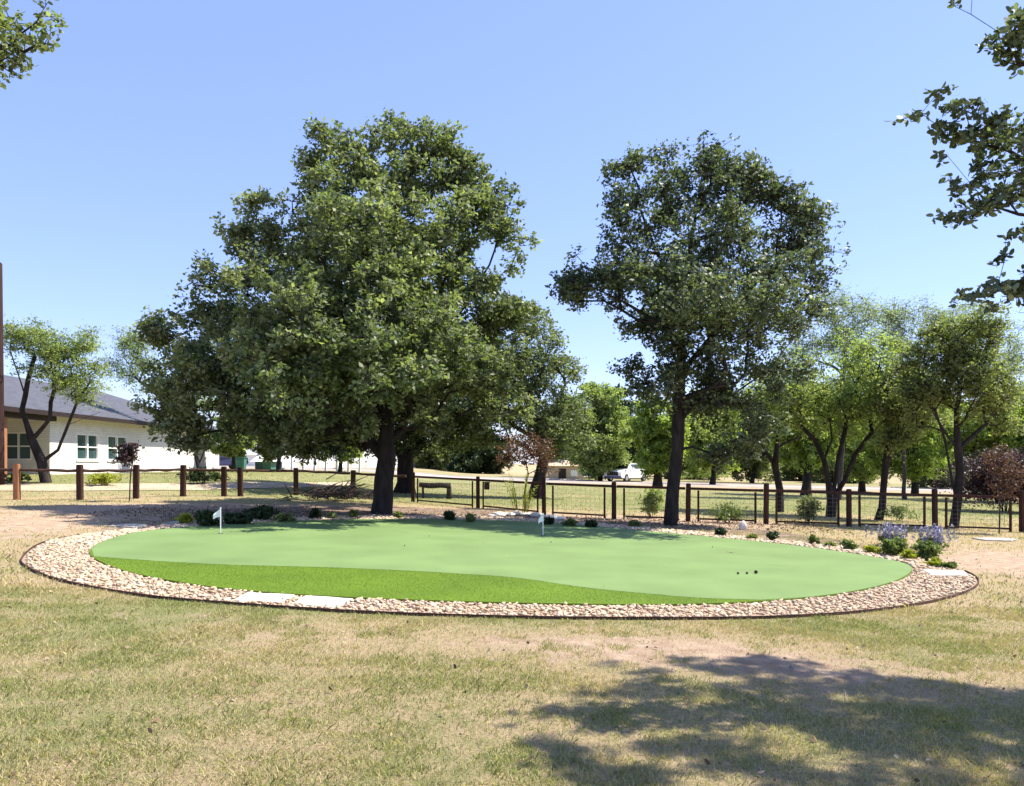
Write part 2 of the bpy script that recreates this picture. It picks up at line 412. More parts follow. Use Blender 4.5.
def tree(name, base, label, blobs, stems, mat, n=300, spread=.55, nl=(8, 14), L=.1, r=.2, rt=.012, bark='bark', seed=1, gap=.3, shell=.45, group=None,
         cat='tree', oval=False, step=.7, extra=None, mass=None, twigs=True, gs=1.2, flare=1.5, crown='crown', twig_r=.006, lift=.12, wp=.85):
    """blobs / stems: local metres relative to base"""
    rg = np.random.default_rng(seed)
    root = empty(name, base, label, cat, group)
    pts = mass if mass is not None else sample_blobs(blobs, n, rg, shell, gap, gs, seed, wp)
    if extra is not None:     # crown clusters within view are dropped, leaving only the extra twigs visible
        W = pts+np.array(base); yy = np.maximum(W[:, 1], .3); px = CX+F*W[:, 0]/yy; py = HY-F*(W[:, 2]-EYE)/yy
        m_ = 75*5.5/yy
        pts = pts[(py < -m_) | (px > 1024+m_) | (px < -m_)]
        n0 = len(pts)
    me, tips, tc = crown_mesh(crown, pts, spread, nl, L, rg, oval)
    if extra is not None:
        me2, tips2, tc2 = crown_mesh('branch_foliage', extra, .085, (3, 6), L*.88, rg, oval)
        link('branch_foliage', me2, M[mat], root); pts = np.concatenate([pts, extra]); tips = np.concatenate([tips, tips2]); tc = np.concatenate([tc, tc2+n0])
    st0 = list(stems[0][0]); st0[2] = -.12; stems = [[tuple(st0)]+list(stems[0][1:])]+list(stems[1:])
    A, par, ends = skeleton(stems, pts, rg, step, lift, n0 if extra is not None else None)
    tr = limbs_mesh('trunk', A, par, r, rt, ends, tips if twigs else None, tc, rg=rg, flare=flare, twig_r=twig_r)
    link('trunk', tr, M[bark], root, smooth=True); link(crown, me, M[mat], root)
    return root
def pxblobs(base, D, lst, rg, ydepth=None, yj=.5):
    """crown lobes: (px, py, r[, dy]) -> local ellipsoids at the tree's own distance"""
    s = D/F; out = []
    for q in lst:
        px, py, r = q[:3]; rr = r*s
        dy = q[3] if len(q) > 3 else rg.uniform(-yj, yj)
        out.append(((px-CX)*s-base.x, dy, EYE+(HY-py)*s-base.z, rr, rr*.95, rr*.9))
    return out
def pxstem(base, D, st):
    out = []
    for q in st:
        dy = q[2] if len(q) > 2 else 0
        s = D/F
        out.append(((q[0]-CX)*s-base.x, dy, EYE+(HY-q[1])*s-base.z))
    return out

# ================================================================ GROUND
def axis(parts):
    o = []
    for a, b, n in parts: o += list(np.linspace(a, b, n, endpoint=False))
    return np.array(o)
X = axis([(-900, -100, 12), (-100, -30, 25), (-30, -12, 60), (-12, 12, 190), (12, 30, 60), (30, 100, 25), (100, 901, 12)])
Y = axis([(-30, 2, 20), (2, 26, 190), (26, 60, 90), (60, 140, 50), (140, 400, 20), (400, 1600, 12)])
GX, GY = np.meshgrid(X, Y, indexing='ij'); GZ = g(GX, GY)
V = np.stack([GX, GY, GZ], -1).reshape(-1, 3); nx, ny = len(X), len(Y)
I, J = np.meshgrid(np.arange(nx-1), np.arange(ny-1), indexing='ij'); b0 = (I*ny+J).ravel()
me = mesh_np('ground', V, np.stack([b0, b0+ny, b0+ny+1, b0+1], 1))
def masks(x, y):
    """where the lawn is bare or greener (in metres on the ground)"""
    px = CX+F*x/np.maximum(y, 1); hz = HY+.026*(px-CX)
    d = np.zeros_like(x); l = np.full_like(x, .30)
    def gs(cx, cy, sx, sy, a): return a*np.exp(-((x-cx)/sx)**2-((y-cy)/sy)**2)
    l = l+gs(-2.5, 4.6, 3.5, 1.5, .3)+gs(-3.5, 8.3, 3, .7, .2)+gs(1, 8.2, 5, .6, .22)+gs(-4, 6.8, 2, .8, .12)+gs(11, 12, 3, 1.2, .35)+gs(9, 15.5, 4, 1, .2)+gs(3.0, 4.6, 2, 1.6, .12)
    d = d+gs(.9, 7.0, 2.0, .75, .78)+gs(-3.4, 7.7, 1.6, .5, .45)+gs(2.9, 6.1, 2.2, .7, .5)+gs(-.2, 4.6, .9, .5, .4)+gs(-2.3, 6.9, 1.1, .35, .4)+gs(6.2, 8.2, 1.8, .5, .4)
    d = d+gs(9.8, 14.4, 3.0, 1.7, 1.25)+gs(8.5, 11.5, 1.2, 1.6, .5)+gs(12, 17, 3, 2, .4)
    d = d+gs(-10.5, 15, 2.6, 4.5, .75)+gs(-13, 20, 5, 3, .6)+gs(9, 19.5, 4, 2, .45)+gs(-8, 9.6, 1.4, 1.6, .2)
    d = d+1.05*np.exp(-((y-23.3)/2.2)**2)*sst(-14, -9, x)*sst(10, 6, x)
    d = d+gs(-4, 27, 7, 2.5, .5)+gs(-9, 24, 6, 2, .5)
    l = l+.42*sst(26, 33, y)*sst(120, 80, y)+.15*np.exp(-((y-30)/6)**2)
    d = d+.45*np.exp(-((y-52)/9)**2)*sst(2, 12, x)
    d = d+.9*sst(57, 64, y)*sst(84, 76, y)*sst(-5, 5, x)*.6
    d = d*(.75+.5*fbm(x*.7, y*.7, 5))
    l = l+.6*(fbm(x*.55, y*.55, 9)-.5)
    return d, l
dm, lm = masks(V[:, 0], V[:, 1])
for nm, v in (('dirt', dm), ('lush', lm)):
    a = me.attributes.new(nm, 'FLOAT', 'POINT'); a.data.foreach_set('value', np.ascontiguousarray(v, np.float32))
tag(link('ground', me, M['ground'], smooth=True), kind='structure')

# ---------------------------------------------------------------- putting green outlines
def closed_curve(pts, k=8):
    P = np.array([[p.x, p.y] for p in pts]); n = len(P); out = []
    for i in range(n):
        a, b, c, d = P[i-1], P[i], P[(i+1) % n], P[(i+2) % n]
        for s in range(k):
            t = s/k; out.append(.5*((2*b)+(-a+c)*t+(2*a-5*b+4*c-d)*t*t+(-a+3*b-3*c+d)*t**3))
    return np.array(out)
def open_curve(pts, k=8):
    P = [np.array([p.x, p.y]) for p in pts]; P = [2*P[0]-P[1]]+P+[2*P[-1]-P[-2]]; out = []
    for i in range(1, len(P)-2):
        a, b, c, d = P[i-1:i+3]
        for s in range(k):
            t = s/k; out.append(.5*((2*b)+(-a+c)*t+(2*a-5*b+4*c-d)*t*t+(-a+3*b-3*c+d)*t**3))
    out.append(P[-2]); return np.array(out)
G_px = [(90, 552), (98, 562), (130, 574), (185, 585), (250, 593), (340, 599), (440, 603), (560, 606), (680, 606.5), (780, 602), (850, 594), (895, 583), (912, 572),
        (905, 565), (880, 559.5), (840, 553), (780, 545), (710, 538), (640, 531.5), (570, 525), (500, 521.5), (420, 520), (340, 520.5), (270, 523), (200, 527), (140, 533), (108, 541)]
O_px = [(22, 559), (30, 570), (62, 582), (130, 595), (200, 602.5), (340, 612.5), (450, 617), (560, 619.5), (700, 620), (800, 617.5), (880, 611), (940, 601), (972, 590), (978, 580),
        (962, 571), (935, 564), (905, 558), (850, 548.5), (780, 541), (710, 534), (640, 528), (570, 522), (500, 518), (420, 516.5), (340, 517), (270, 519.5), (200, 523), (140, 529), (86, 535), (43, 543.5)]
G2 = closed_curve([gp(*p) for p in G_px]); O2 = closed_curve([gp(*p) for p in O_px])
def sheet(name, P2, dz, mat, skirt=.0, kind='structure'):
    bm = bmesh.new()
    top = [bm.verts.new((p[0], p[1], gz(*p)+dz)) for p in P2]; f = bm.faces.new(top)
    if skirt:
        lo = [bm.verts.new((p[0], p[1], gz(*p)+dz-skirt)) for p in P2]; n = len(top)
        for i in range(n): bm.faces.new((top[i], lo[i], lo[(i+1) % n], top[(i+1) % n]))
    bmesh.ops.triangulate(bm, faces=[f]); bmesh.ops.recalc_face_normals(bm, faces=bm.faces)
    o = link(name, bm_mesh(name, bm), M[mat]); 
    if kind: tag(o, kind=kind)
    return o
def inside(P, poly):
    x, y = P[:, 0], P[:, 1]; c = np.zeros(len(P), bool); n = len(poly)
    for i in range(n):
        x0, y0 = poly[i-1]; x1, y1 = poly[i]
        m = ((y0 > y) != (y1 > y)) & (x < (x1-x0)*(y-y0)/(y1-y0+1e-12)+x0); c ^= m
    return c
sheet('gravel_bed', O2, .006, 'bed')
sheet('fringe_turf', G2, .030, 'fringe', .03)
# light green part: the back outline plus the curved border with the fringe
bd = [(94, 558.5), (133, 561.5), (180, 564.5), (232, 567), (290, 568.5), (340, 570), (410, 573), (460, 576), (516, 580), (586, 590), (657, 597), (700, 600.5), (760, 602.4)]
bcurve = open_curve([gp(*p) for p in bd])
cen = G2.mean(0); Gs = cen+(G2-cen)*.9985
k8 = 8
i_end = 9*k8+2   # on the front outline just past px 780
i_start = len(Gs)
top2 = np.concatenate([bcurve, Gs[i_end:]])
sheet('putting_green', top2, .0325, 'green', .0)

M['mulch'] = noisy('bed_mulch', (.13, .085, .06), (.33, .24, .17), 3.5, .95, .9, 35, bdist=.05)
mp_ = closed_curve([gp(*p) for p in [(112, 529), (150, 516), (250, 508.5), (380, 506.5), (480, 510.5), (560, 517), (650, 522), (760, 530), (850, 543), (866, 551), (700, 540), (600, 534), (300, 530)]], 14)
mc_ = mp_.mean(0); mp_ = mc_+(mp_-mc_)*(1+.05*(fbm(mp_[:, 0]*1.5, mp_[:, 1]*1.5, 4)-.5)[:, None]*2)
sheet('garden_bed', mp_, .003, 'mulch')
# gravel stones
def ico(sub):
    bm = bmesh.new(); bmesh.ops.create_icosphere(bm, subdivisions=sub, radius=1)
    v = np.array([x.co[:] for x in bm.verts]); f = np.array([[q.index for q in x.verts] for x in bm.faces]); bm.free(); return v, f
def stones(P, size, sub, rg, dz=.0):
    v0, f0 = ico(sub); n = len(P)
    var = []
    for q in range(14):
        nz = rg.normal(size=(4, 3)); dsp = 1+.16*sum(np.sin(v0@nz[k]*2.2+k) for k in range(4))/2
        var.append(v0*dsp[:, None])
    var = np.array(var)[rg.integers(0, 14, n)]
    sc = np.stack([rg.uniform(.8, 1.5, n), rg.uniform(.7, 1.1, n), rg.uniform(.4, .7, n)], 1)*(size*np.clip(rg.lognormal(0, .27, n), .5, 1.7))[:, None]
    var = var*sc[:, None, :]
    a = rg.uniform(0, 6.28, n); c, s = np.cos(a)[:, None], np.sin(a)[:, None]
    x = var[:, :, 0]*c-var[:, :, 1]*s; y = var[:, :, 0]*s+var[:, :, 1]*c
    tx = rg.normal(0, .25, (n, 1)); z = var[:, :, 2]+x*tx
    zb = g(P[:, 0], P[:, 1])[:, None]+sc[:, 2:3]*.55+rg.uniform(0, .02, (n, 1))+dz
    Vv = np.stack([x+P[:, :1], y+P[:, 1:2], z+zb], -1).reshape(-1, 3)
    Fv = (f0[None]+(np.arange(n)*len(v0))[:, None, None]).reshape(-1, 3)
    return Vv, Fv, np.repeat(rg.uniform(0, 1, n), len(f0))
slabs_px = [[(229, 601.8), (249, 594), (297, 596.2), (281, 604.2)], [(291, 604.6), (307, 597.2), (355, 600.4), (334, 609.4)], [(924, 571), (962, 572.2), (969, 577), (930, 577)]]
cand = np.stack([rng.uniform(O2[:, 0].min(), O2[:, 0].max(), 130000), rng.uniform(O2[:, 1].min(), O2[:, 1].max(), 130000)], 1)
cand = cand[inside(cand, cen+(O2-cen)*.993)]; cand = cand[~inside(cand, cen+(G2-cen)*1.004)]
for s_ in slabs_px:
    sp_ = np.array([[gp(*q).x, gp(*q).y] for q in s_]); sc_ = sp_.mean(0); cand = cand[~inside(cand, sc_+(sp_-sc_)*1.03)]
print('stone candidates', len(cand))
near = cand[cand[:, 1] < 13.5]; far = cand[cand[:, 1] >= 13.5]
near = near[:30000]; far = far[:11000]
Va, Fa, ra = stones(near, .0205, 1, rng); Vb, Fb, rb = stones(far, .034, 1, rng)
me = mesh_np('gravel', np.concatenate([Va, Vb]), np.concatenate([Fa, Fb+len(Va)]), np.concatenate([ra, rb]))
tag(link('gravel', me, M['stone']), 'tan and pink river gravel in a ring round the putting green', 'gravel', kind='stuff')

# steel edging
def edging(P2, h=.085, th=.012):
    bm = bmesh.new(); n = len(P2); rows = []
    for i, p in enumerate(P2):
        d = P2[min(i+1, n-1)]-P2[max(i-1, 0)]; d = d/np.linalg.norm(d); s = np.array([d[1], -d[0]])*th/2; z = gz(*p)
        rows.append([bm.verts.new((p[0]+s[0]*a, p[1]+s[1]*a, z+b)) for a, b in ((-1, -.02), (1, -.02), (1, h), (-1, h))])
    for a, b in zip(rows, rows[1:]):
        for k in range(4): bm.faces.new((a[k], a[(k+1) % 4], b[(k+1) % 4], b[k]))
    bm.faces.new(rows[0]); bm.faces.new(rows[-1][::-1]); bmesh.ops.recalc_face_normals(bm, faces=bm.faces)
    return bm_mesh('edging', bm)
edge = np.concatenate([O2[-2*8:], O2[:14*8]])
tag(link('edging_strip', edging(edge, .035), M['steel']), 'thin rusty steel edging holding the gravel ring along the lawn', 'edging')

# slabs
def slab(name, quad, h, mat, label, cat, group=None, bev=.012, dz=0.0, jit=.03):
    P = [gp(*q) for q in quad]; c = sum(P, Vector())/len(P); bm = bmesh.new(); rg = random.Random(len(label))
    ring = []
    for i in range(len(P)):
        a, b = P[i], P[(i+1) % len(P)]
        for s in range(4):
            q = a.lerp(b, s/4)+Vector((rg.uniform(-jit, jit), rg.uniform(-jit, jit), 0)) - c; ring.append(q)
    lo = [bm.verts.new((q.x, q.y, gz(q.x+c.x, q.y+c.y)-c.z-.02)) for q in ring]; hi = [bm.verts.new((q.x, q.y, gz(q.x+c.x, q.y+c.y)-c.z+h+dz)) for q in ring]
    n = len(ring)
    f = bm.faces.new(hi); bm.faces.new(lo[::-1])
    for i in range(n): bm.faces.new((lo[i], lo[(i+1) % n], hi[(i+1) % n], hi[i]))
    bmesh.ops.recalc_face_normals(bm, faces=bm.faces)
    bmesh.ops.bevel(bm, geom=list(f.edges), offset=bev, segments=2, affect='EDGES')
    return tag(link(name, bm_mesh(name, bm), M[mat], loc=c), label, cat, group)
slab('stone_slab', slabs_px[0], .022, 'slab', 'white stone slab in the front gravel, the left one of the pair', 'stone slab')
slab('stone_slab', slabs_px[1], .022, 'slab', 'white stone slab in the front gravel, the right one of the pair', 'stone slab')
slab('stone_slab', slabs_px[2], .03, 'slab', 'white stone slab at the right end of the gravel ring beside the yellow plant', 'stone slab')
slab('stone_slab', [(972, 539), (990, 538.4), (1018, 539.8), (1012, 541.8), (985, 541)], .03, 'rock', 'pale flat stone slab under the reddish young tree at the right fence', 'stone slab')
slab('flagstone', [(135, 519.5), (152, 517.5), (170, 518.5), (160, 521)], .02, 'bed', 'brownish flagstone in the shade, farthest back at the left of the green', 'stone slab')
slab('flagstone', [(160, 524.5), (178, 522), (196, 523), (186, 526)], .03, 'rock', 'grey flagstone next to the yellow tuft at the left rear of the green', 'stone slab')
slab('flagstone', [(108, 527), (128, 524.5), (150, 525.5), (138, 528.5)], .03, 'rock', 'grey flagstone touching the left rear end of the gravel ring', 'stone slab')

# rocks
def rock(px, py, w, h, label, group=None, mat='rock', seed=0):
    b = gp(px, py); rg = np.random.default_rng(seed); v0, f0 = ico(3); nz = rg.normal(size=(5, 3))
    v = v0*(1+.12*sum(np.sin(v0@nz[k]*2.5+k) for k in range(5))/1.5)[:, None]; v = v*[w/2, w/2*.8, h*.55]; v[:, 2] = np.maximum(v[:, 2]+h*.42, -.02)
    tag(link('rock', mesh_np('rock', v, f0), M[mat], loc=b, smooth=True), label, 'rock', group)
rock(742.5, 530, .22, .24, 'small white pointed rock behind the green, right of the big dark trunk', mat='slab', seed=1)
arc = [(492, 518), (500, 516.6), (508, 515.8), (517, 515.4), (527, 516), (536, 517), (543, 518.2), (551, 519.5), (558, 520)]
for i, (a, b) in enumerate(arc): rock(a, b, .3+.1*(i % 3), .11+.04*(i % 2), 'pale stone in the curved border below the yellow stemmed plant', 'pale stones round the yellow stemmed plant', seed=10+i, mat='slab')

# ---------------------------------------------------------------- flags, cups, balls
def cyl(bm, r, z0, z1, n=16, c=(0, 0)):
    lo = [bm.verts.new((c[0]+r*math.cos(6.2832*k/n), c[1]+r*math.sin(6.2832*k/n), z0)) for k in range(n)]
    hi = [bm.verts.new((c[0]+r*math.cos(6.2832*k/n), c[1]+r*math.sin(6.2832*k/n), z1)) for k in range(n)]
    for k in range(n): bm.faces.new((lo[k], lo[(k+1) % n], hi[(k+1) % n], hi[k]))
    bm.faces.new(hi); bm.faces.new(lo[::-1])
def flag(px, py, h, label, fw):
    b = gp(px, py); b.z += .033; e = empty('golf_flag', b, label, 'flag', 'small white flags on the putting green')
    bm = bmesh.new(); cyl(bm, .011, 0, h); cyl(bm, .016, h, h+.02); link('pole', bm_mesh('pole', bm), M['white'], e)
    bm = bmesh.new(); n = 8; rows = []
    for i in range(n+1):
        t = i/n; x = -t*fw; yo = .025*math.sin(t*5)*t; zt = h-.01-.04*t-.02*t*t; zb = h-.17+.015*math.sin(3*t)
        rows.append([bm.verts.new((x-.01, yo+s, z-(.05*t))) for s in (-.002, .002) for z in (zb, zt)])
    for a, c in zip(rows, rows[1:]):
        for q in ((0, 1), (1, 3), (3, 2), (2, 0)): bm.faces.new((a[q[0]], c[q[0]], c[q[1]], a[q[1]]))
    bm.faces.new([rows[-1][k] for k in (0, 1, 3, 2)])
    bmesh.ops.recalc_face_normals(bm, faces=bm.faces); link('flag_cloth', bm_mesh('flag_cloth', bm), M['cloth'], e)
    bm = bmesh.new(); cyl(bm, .054, 0.001, .004, 20); link('cup', bm_mesh('cup', bm), M['cup'], e)
flag(220.5, 535, .50, 'small white golf flag on the left half of the green, near dark shrubs', .13)
flag(543, 537, .47, 'small white golf flag at the back of the green below the yellow stemmed plant', .09)
for a, b, lb, r_ in ((738, 576.5, 'small dark ball on the green, leftmost of the three in a row', .018), (747, 576.3, 'small dark ball on the green, middle of the three in a row', .018), (756, 575.8, 'dark ball on the green, rightmost and largest of the row of three', .027)):
    v0, f0 = ico(3); p = gp(a, b); p.z += .033
    tag(link('ball', mesh_np('ball', v0*r_+[0, 0, r_*.98], f0), M['cup'], loc=p, smooth=True), lb, 'ball', 'dark balls in a row on the green')
for i, (a, b, lb, s) in enumerate([(731, 554.5, 'single dark hole on the green, farther back than the row of dark balls', .75)]):
    p = gp(a, b); p.z += .033; e = empty('practice_hole', p, lb, 'golf hole'); r_ = .054*s*1.05
    bm = bmesh.new(); cyl(bm, r_, .001, .004, 20); link('cup', bm_mesh('cup', bm), M['cup'], e)
    bm = bmesh.new()
    ra_ = [bm.verts.new((q*math.cos(k*.314), q*math.sin(k*.314), z)) for q, z in ((r_*1.0, .0045), (r_*1.12, .002)) for k in range(20)]
    for k in range(20): bm.faces.new((ra_[k], ra_[(k+1) % 20], ra_[20+(k+1) % 20], ra_[20+k]))
    link('rim', bm_mesh('rim', bm), M['bed'], e)

# ---------------------------------------------------------------- paths and roads
def strip(name, up, lo, mat, dz=.02, sub=10):
    bm = bmesh.new(); rows = []
    def resamp(pl):
        P = [gp(*q) for q in pl]; o = []
        for a, b in zip(P, P[1:]):
            for s in range(sub): o.append(a.lerp(b, s/sub))
        o.append(P[-1]); return o
    U, L_ = resamp(up), resamp(lo)
    for a, b in zip(U, L_):
        r = []
        for s in range(7):
            q = a.lerp(b, s/6); r.append(bm.verts.new((q.x, q.y, gz(q.x, q.y)+dz)))
        rows.append(r)
    for a, b in zip(rows, rows[1:]):
        for k in range(6): bm.faces.new((a[k], a[k+1], b[k+1], b[k]))
    bmesh.ops.recalc_face_normals(bm, faces=bm.faces)
    tag(link(name, bm_mesh(name, bm), M[mat]), kind='structure')
strip('path', [(-60, 483.5), (60, 484.5), (200, 484), (300, 483), (350, 482.3)], [(-60, 491), (60, 491.3), (200, 490.5), (300, 488), (350, 485.5)], 'drive')
bm = bmesh.new(); rr_ = []
for i in range(60):
    x = -60+i*3.2; yc = 75-x*.11
    rr_.append([bm.verts.new((x, yc+o, gz(x, yc+o)+z)) for o, z in ((-5.6, .0), (-5.4, .14), (-5.1, .14), (-5.0, .03), (0, .06), (5.0, .03), (5.1, .14), (5.4, .14), (5.6, .0))])
for a, b in zip(rr_, rr_[1:]):
    for k in range(8): bm.faces.new((a[k], a[k+1], b[k+1], b[k]))
tag(link('road', bm_mesh('road', bm), M['conc']), kind='structure')

# ---------------------------------------------------------------- fences
def post_mesh(w, h, cap=True):
    bm = bmesh.new(); box(bm, -w/2, w/2, -w/2, w/2, -.25, h, .02); return bm_mesh('post', bm)
lp = [(-52, 25.2), (17, 25.5), (80, 26), (136, 27.3), (183, 28.7), (224, 29.3), (240.5, 29.6), (296, 31.5), (353, 32), (408, 30.7)]
LP = [at(a, d) for a, d in lp]
f1 = empty('rail_fence', LP[0], 'low rustic timber fence with one top rail crossing the lawn at the left', 'fence')
pm = post_mesh(.175, 1.13)
for i, p in enumerate(LP):
    if i == 9: break
    o = link('post', pm if i != 1 else pm.copy(), None, f1, loc=p-LP[0]);
    if not o.data.materials: o.data.materials.append(M['wood'])
    if i == 1: o.data.materials.clear(); o.data.materials.append(M['woodo']); o['label'] = 'post coloured orange brown as if sunlit'  # orange wood puts the sunlight on this post into its colour
    o.rotation_euler.z = .1*math.sin(i*3); o.rotation_euler.y = .015*math.sin(i*5); o.scale = (1, 1, 1+.04*math.sin(i*7)); 
for i in range(len(LP)-1):
    bm = bmesh.new(); a = LP[i]-LP[0]+Vector((0, -.02, .97)); b = LP[i+1]-LP[0]+Vector((0, -.02, .97))
    L_ = (b-a).length; u = (b-a)/L_; ns = 6
    tube_bm(bm, [a+u*(.10+(L_-.20)*k/ns)+Vector((0, 0, .012*math.sin(k*2+i))) for k in range(ns+1)], [.048+.006*math.sin(k*3+i) for k in range(ns+1)], 8)
    link('rail', bm_mesh('rail', bm), M['wood'], f1)
rp = [(413, 30.2), (478, 27.4), (544, 24.7), (614, 23.7), (688, 23.4), (766, 23.1), (849, 22.9), (935, 22.8), (1022, 22.4), (1110, 22.2)]
RP = [at(a, d) for a, d in rp]
f2 = empty('wire_panel_fence', RP[0], 'brown timber fence of framed wire panels between double uprights behind the green', 'fence')
pm2 = post_mesh(.13, 1.15); pm2.materials.append(M['wood'])
for i, p in enumerate(RP):
    o = link('post', pm2, None, f2, loc=p-RP[0]); o.rotation_euler.z = .05*math.sin(i*3); o.scale = (1, 1, 1+.05*math.sin(i*4)); o.rotation_euler.y = .012*math.sin(i*5+1)
for i in range(len(RP)-1):
    a = RP[i]-RP[0]; b = RP[i+1]-RP[0]; L_ = (b-a).length; u = (b-a)/L_; g0 = .30; a2 = a+u*g0; b2 = b-u*g0; up = Vector((0, 0, 1))
    bm = bmesh.new(); nv = int((b2-a2).length/.15)
    for k in range(1, nv): q = a2+(b2-a2)*k/nv; bar(bm, q+up*.1, q+up*.93, .004, .004)
    for k in range(1, 7): z = .1+.83*k/7; bar(bm, a2+up*z, b2+up*z, .004, .004)
    pn = link('wire_panel', bm_mesh('wire_panel', bm), M['wire'], f2)
    for nm, p, q, w_, h_ in (('stile', a2+up*-.02, a2+up*1.0, .055, .05), ('stile', b2+up*-.02, b2+up*1.0, .055, .05),
                             ('top_rail', a+u*.08+up*.98, b-u*.08+up*.98, .06, .075), ('bottom_rail', a2+up*.09, b2+up*.09, .05, .05)):
        bm = bmesh.new()
        if nm == 'stile': box(bm, p.x-w_/2, p.x+w_/2, p.y-.03, p.y+.03, p.z, p.z+.95, .006)
        elif nm == 'top_rail': bar(bm, p-u*0, q, w_, h_)
        else: bar(bm, p+u*.04, q-u*.04, w_, h_)
        link(nm, bm_mesh(nm, bm), M['wood'], pn)
# hanging box on rail near px 487
p = at(487, 27.0); e = Vector((p.x, p.y-.12, p.z+.80)); bm = bmesh.new()
box(bm, -.09, .09, -.06, .06, -.13, .1, .015); box(bm, -.11, .11, -.08, .08, .1, .13, .005); bar(bm, (0, 0, .12), (0, .06, .2), .02, .02)
tag(link('hanging_box', bm_mesh('hanging_box', bm), M['fascia'], loc=e), 'small dark brown box hanging from the fence rail', 'box')

# tall pole at the left edge
P = at(-2.5, 31.0); bm = bmesh.new(); ztop = zof(262, 31.0)-P.z
tube_bm(bm, [(0, 0, -.3), (0, 0, 1.5), (-.01, 0, 3.5), (-.03, 0, ztop-.06), (-.03, 0, ztop)], [.24, .235, .225, .19, .13], 14)
tag(link('timber_pole', bm_mesh('timber_pole', bm), M['pole'], loc=P, smooth=True), 'tall dark reddish brown timber pole at the left edge of the photo', 'pole')

# ---------------------------------------------------------------- house
HB = Vector((-22, 26, .9)); hs = empty('brick_house', HB, 'long white painted brick house with dark hipped roof at the left', 'house')
def hl(name, bm, mat, parent=hs): return link(name, bm_mesh(name, bm), M[mat], parent)
# local = world - HB
EZ = 4.0-.9; RZ = 6.46-.9
wins = [(13.8, 15.9), (16.85, 19.0)]   # local y
bm = bmesh.new()
segs = [11.5]+[v for w_ in wins for v in w_]+[33.2]
for i in range(0, len(segs), 2): box(bm, -.25, 0, segs[i], segs[i+1], -.6, EZ-.06)
for a, b in wins:
    box(bm, -.25, 0, a, b, -.6, .85); box(bm, -.25, 0, a, b, 2.2, EZ-.06)
box(bm, -2.3, -2.15, 11.5, 11.75, -.6, EZ-.06); box(bm, -.85, -.253, 11.5, 11.75, -.6, EZ-.06)      # porch return
box(bm, -2.15, -.85, 11.5, 11.75, -.6, .84); box(bm, -2.15, -.85, 11.5, 11.75, 2.17, EZ-.06)
box(bm, -2.55, -2.3, -1, 4.8, -.6, EZ-.06); box(bm, -2.55, -2.3, 6.9, 11.5, -.6, EZ-.06)
box(bm, -2.55, -2.3, 4.8, 6.9, -.6, .8); box(bm, -2.55, -2.3, 4.8, 6.9, 2.3, EZ-.06)
box(bm, -12, -.253, 33.0, 33.2, -.6, EZ-.06); box(bm, -12, -2.56, -1, -.8, -.6, EZ-.06)
hl('wall', bm, 'brick')
def window(x, y0, y1, z0, z1):
    bm = bmesh.new(); box(bm, x-.12, x-.10, y0+.05, y1-.05, z0+.05, z1-.05); w = link('window', bm_mesh('window', bm), M['pane'], hs)
    bm = bmesh.new(); m = (y0+y1)/2; t = .07
    for a, b in ((y0, y0+t), (y1-t, y1), (m-t*.8, m+t*.8)): box(bm, x-.09, x+.012, a, b, z0, z1)
    for a, b in ((y0+t, m-t*.8), (m+t*.8, y1-t)):
        box(bm, x-.085, x+.008, a, b, z0, z0+t); box(bm, x-.085, x+.008, a, b, z1-t, z1); box(bm, x-.085, x-.005, a, b, (z0+z1)/2-.03, (z0+z1)/2+.03)
    link('frame', bm_mesh('frame', bm), M['white'], w)
    bm = bmesh.new(); box(bm, x-.05, x+.06, y0-.06, y1+.06, z0-.07, z0-.003); link('sill', bm_mesh('sill', bm), M['white'], w)
for a, b in wins: window(0, a, b, .85, 2.2)
window(-2.3, 4.8, 6.9, .8, 2.3)
bm = bmesh.new(); box(bm, -2.1, -.9, 11.6, 11.62, .89, 2.12); w_ = link('window', bm_mesh('window', bm), M['pane'], hs)
bm = bmesh.new()
for a, b in ((-2.15, -2.08), (-.92, -.85), (-1.53, -1.47)): box(bm, a, b, 11.49, 11.59, .84, 2.17)
for a, b in ((.84, .91), (2.1, 2.17), (1.47, 1.53)):
    box(bm, -2.08, -1.53, 11.494, 11.585, a, b); box(bm, -1.47, -.92, 11.494, 11.585, a, b)
link('frame', bm_mesh('frame', bm), M['white'], w_)
# roof
bm = bmesh.new(); ov = .75
e = [(ov, -1.5), (ov, 33.9), (-12.7, 33.9), (-12.7, -1.5)]
r_ = [(-6, 5.0), (-6, 27.5)]
lo = [bm.verts.new((x, y, EZ)) for x, y in e]; hi = [bm.verts.new((x, y, RZ)) for x, y in r_]; lo2 = [bm.verts.new((x, y, EZ-.03)) for x, y in e]
bm.faces.new((lo[0], lo[1], hi[1], hi[0])); bm.faces.new((lo[1], lo[2], hi[1])); bm.faces.new((lo[2], lo[3], hi[0], hi[1])); bm.faces.new((lo[3], lo[0], hi[0])); bm.faces.new(lo2)
for i in range(4): bm.faces.new((lo[i], lo2[i], lo2[(i+1) % 4], lo[(i+1) % 4]))
rf = hl('roof', bm, 'roof')
bm = bmesh.new()
box(bm, ov-.03, ov+.03, -1.5, 33.9, EZ-.22, EZ-.01); box(bm, -12.7, ov-.035, 33.87, 33.93, EZ-.22, EZ-.01); box(bm, -12.7, ov-.035, -1.53, -1.47, EZ-.22, EZ-.01)
link('fascia', bm_mesh('fascia', bm), M['fascia'], rf)
bm = bmesh.new(); box(bm, -12.6, ov-.04, -1.4, 33.85, EZ-.055, EZ-.034); link('soffit', bm_mesh('soffit', bm), M['soffit'], rf)
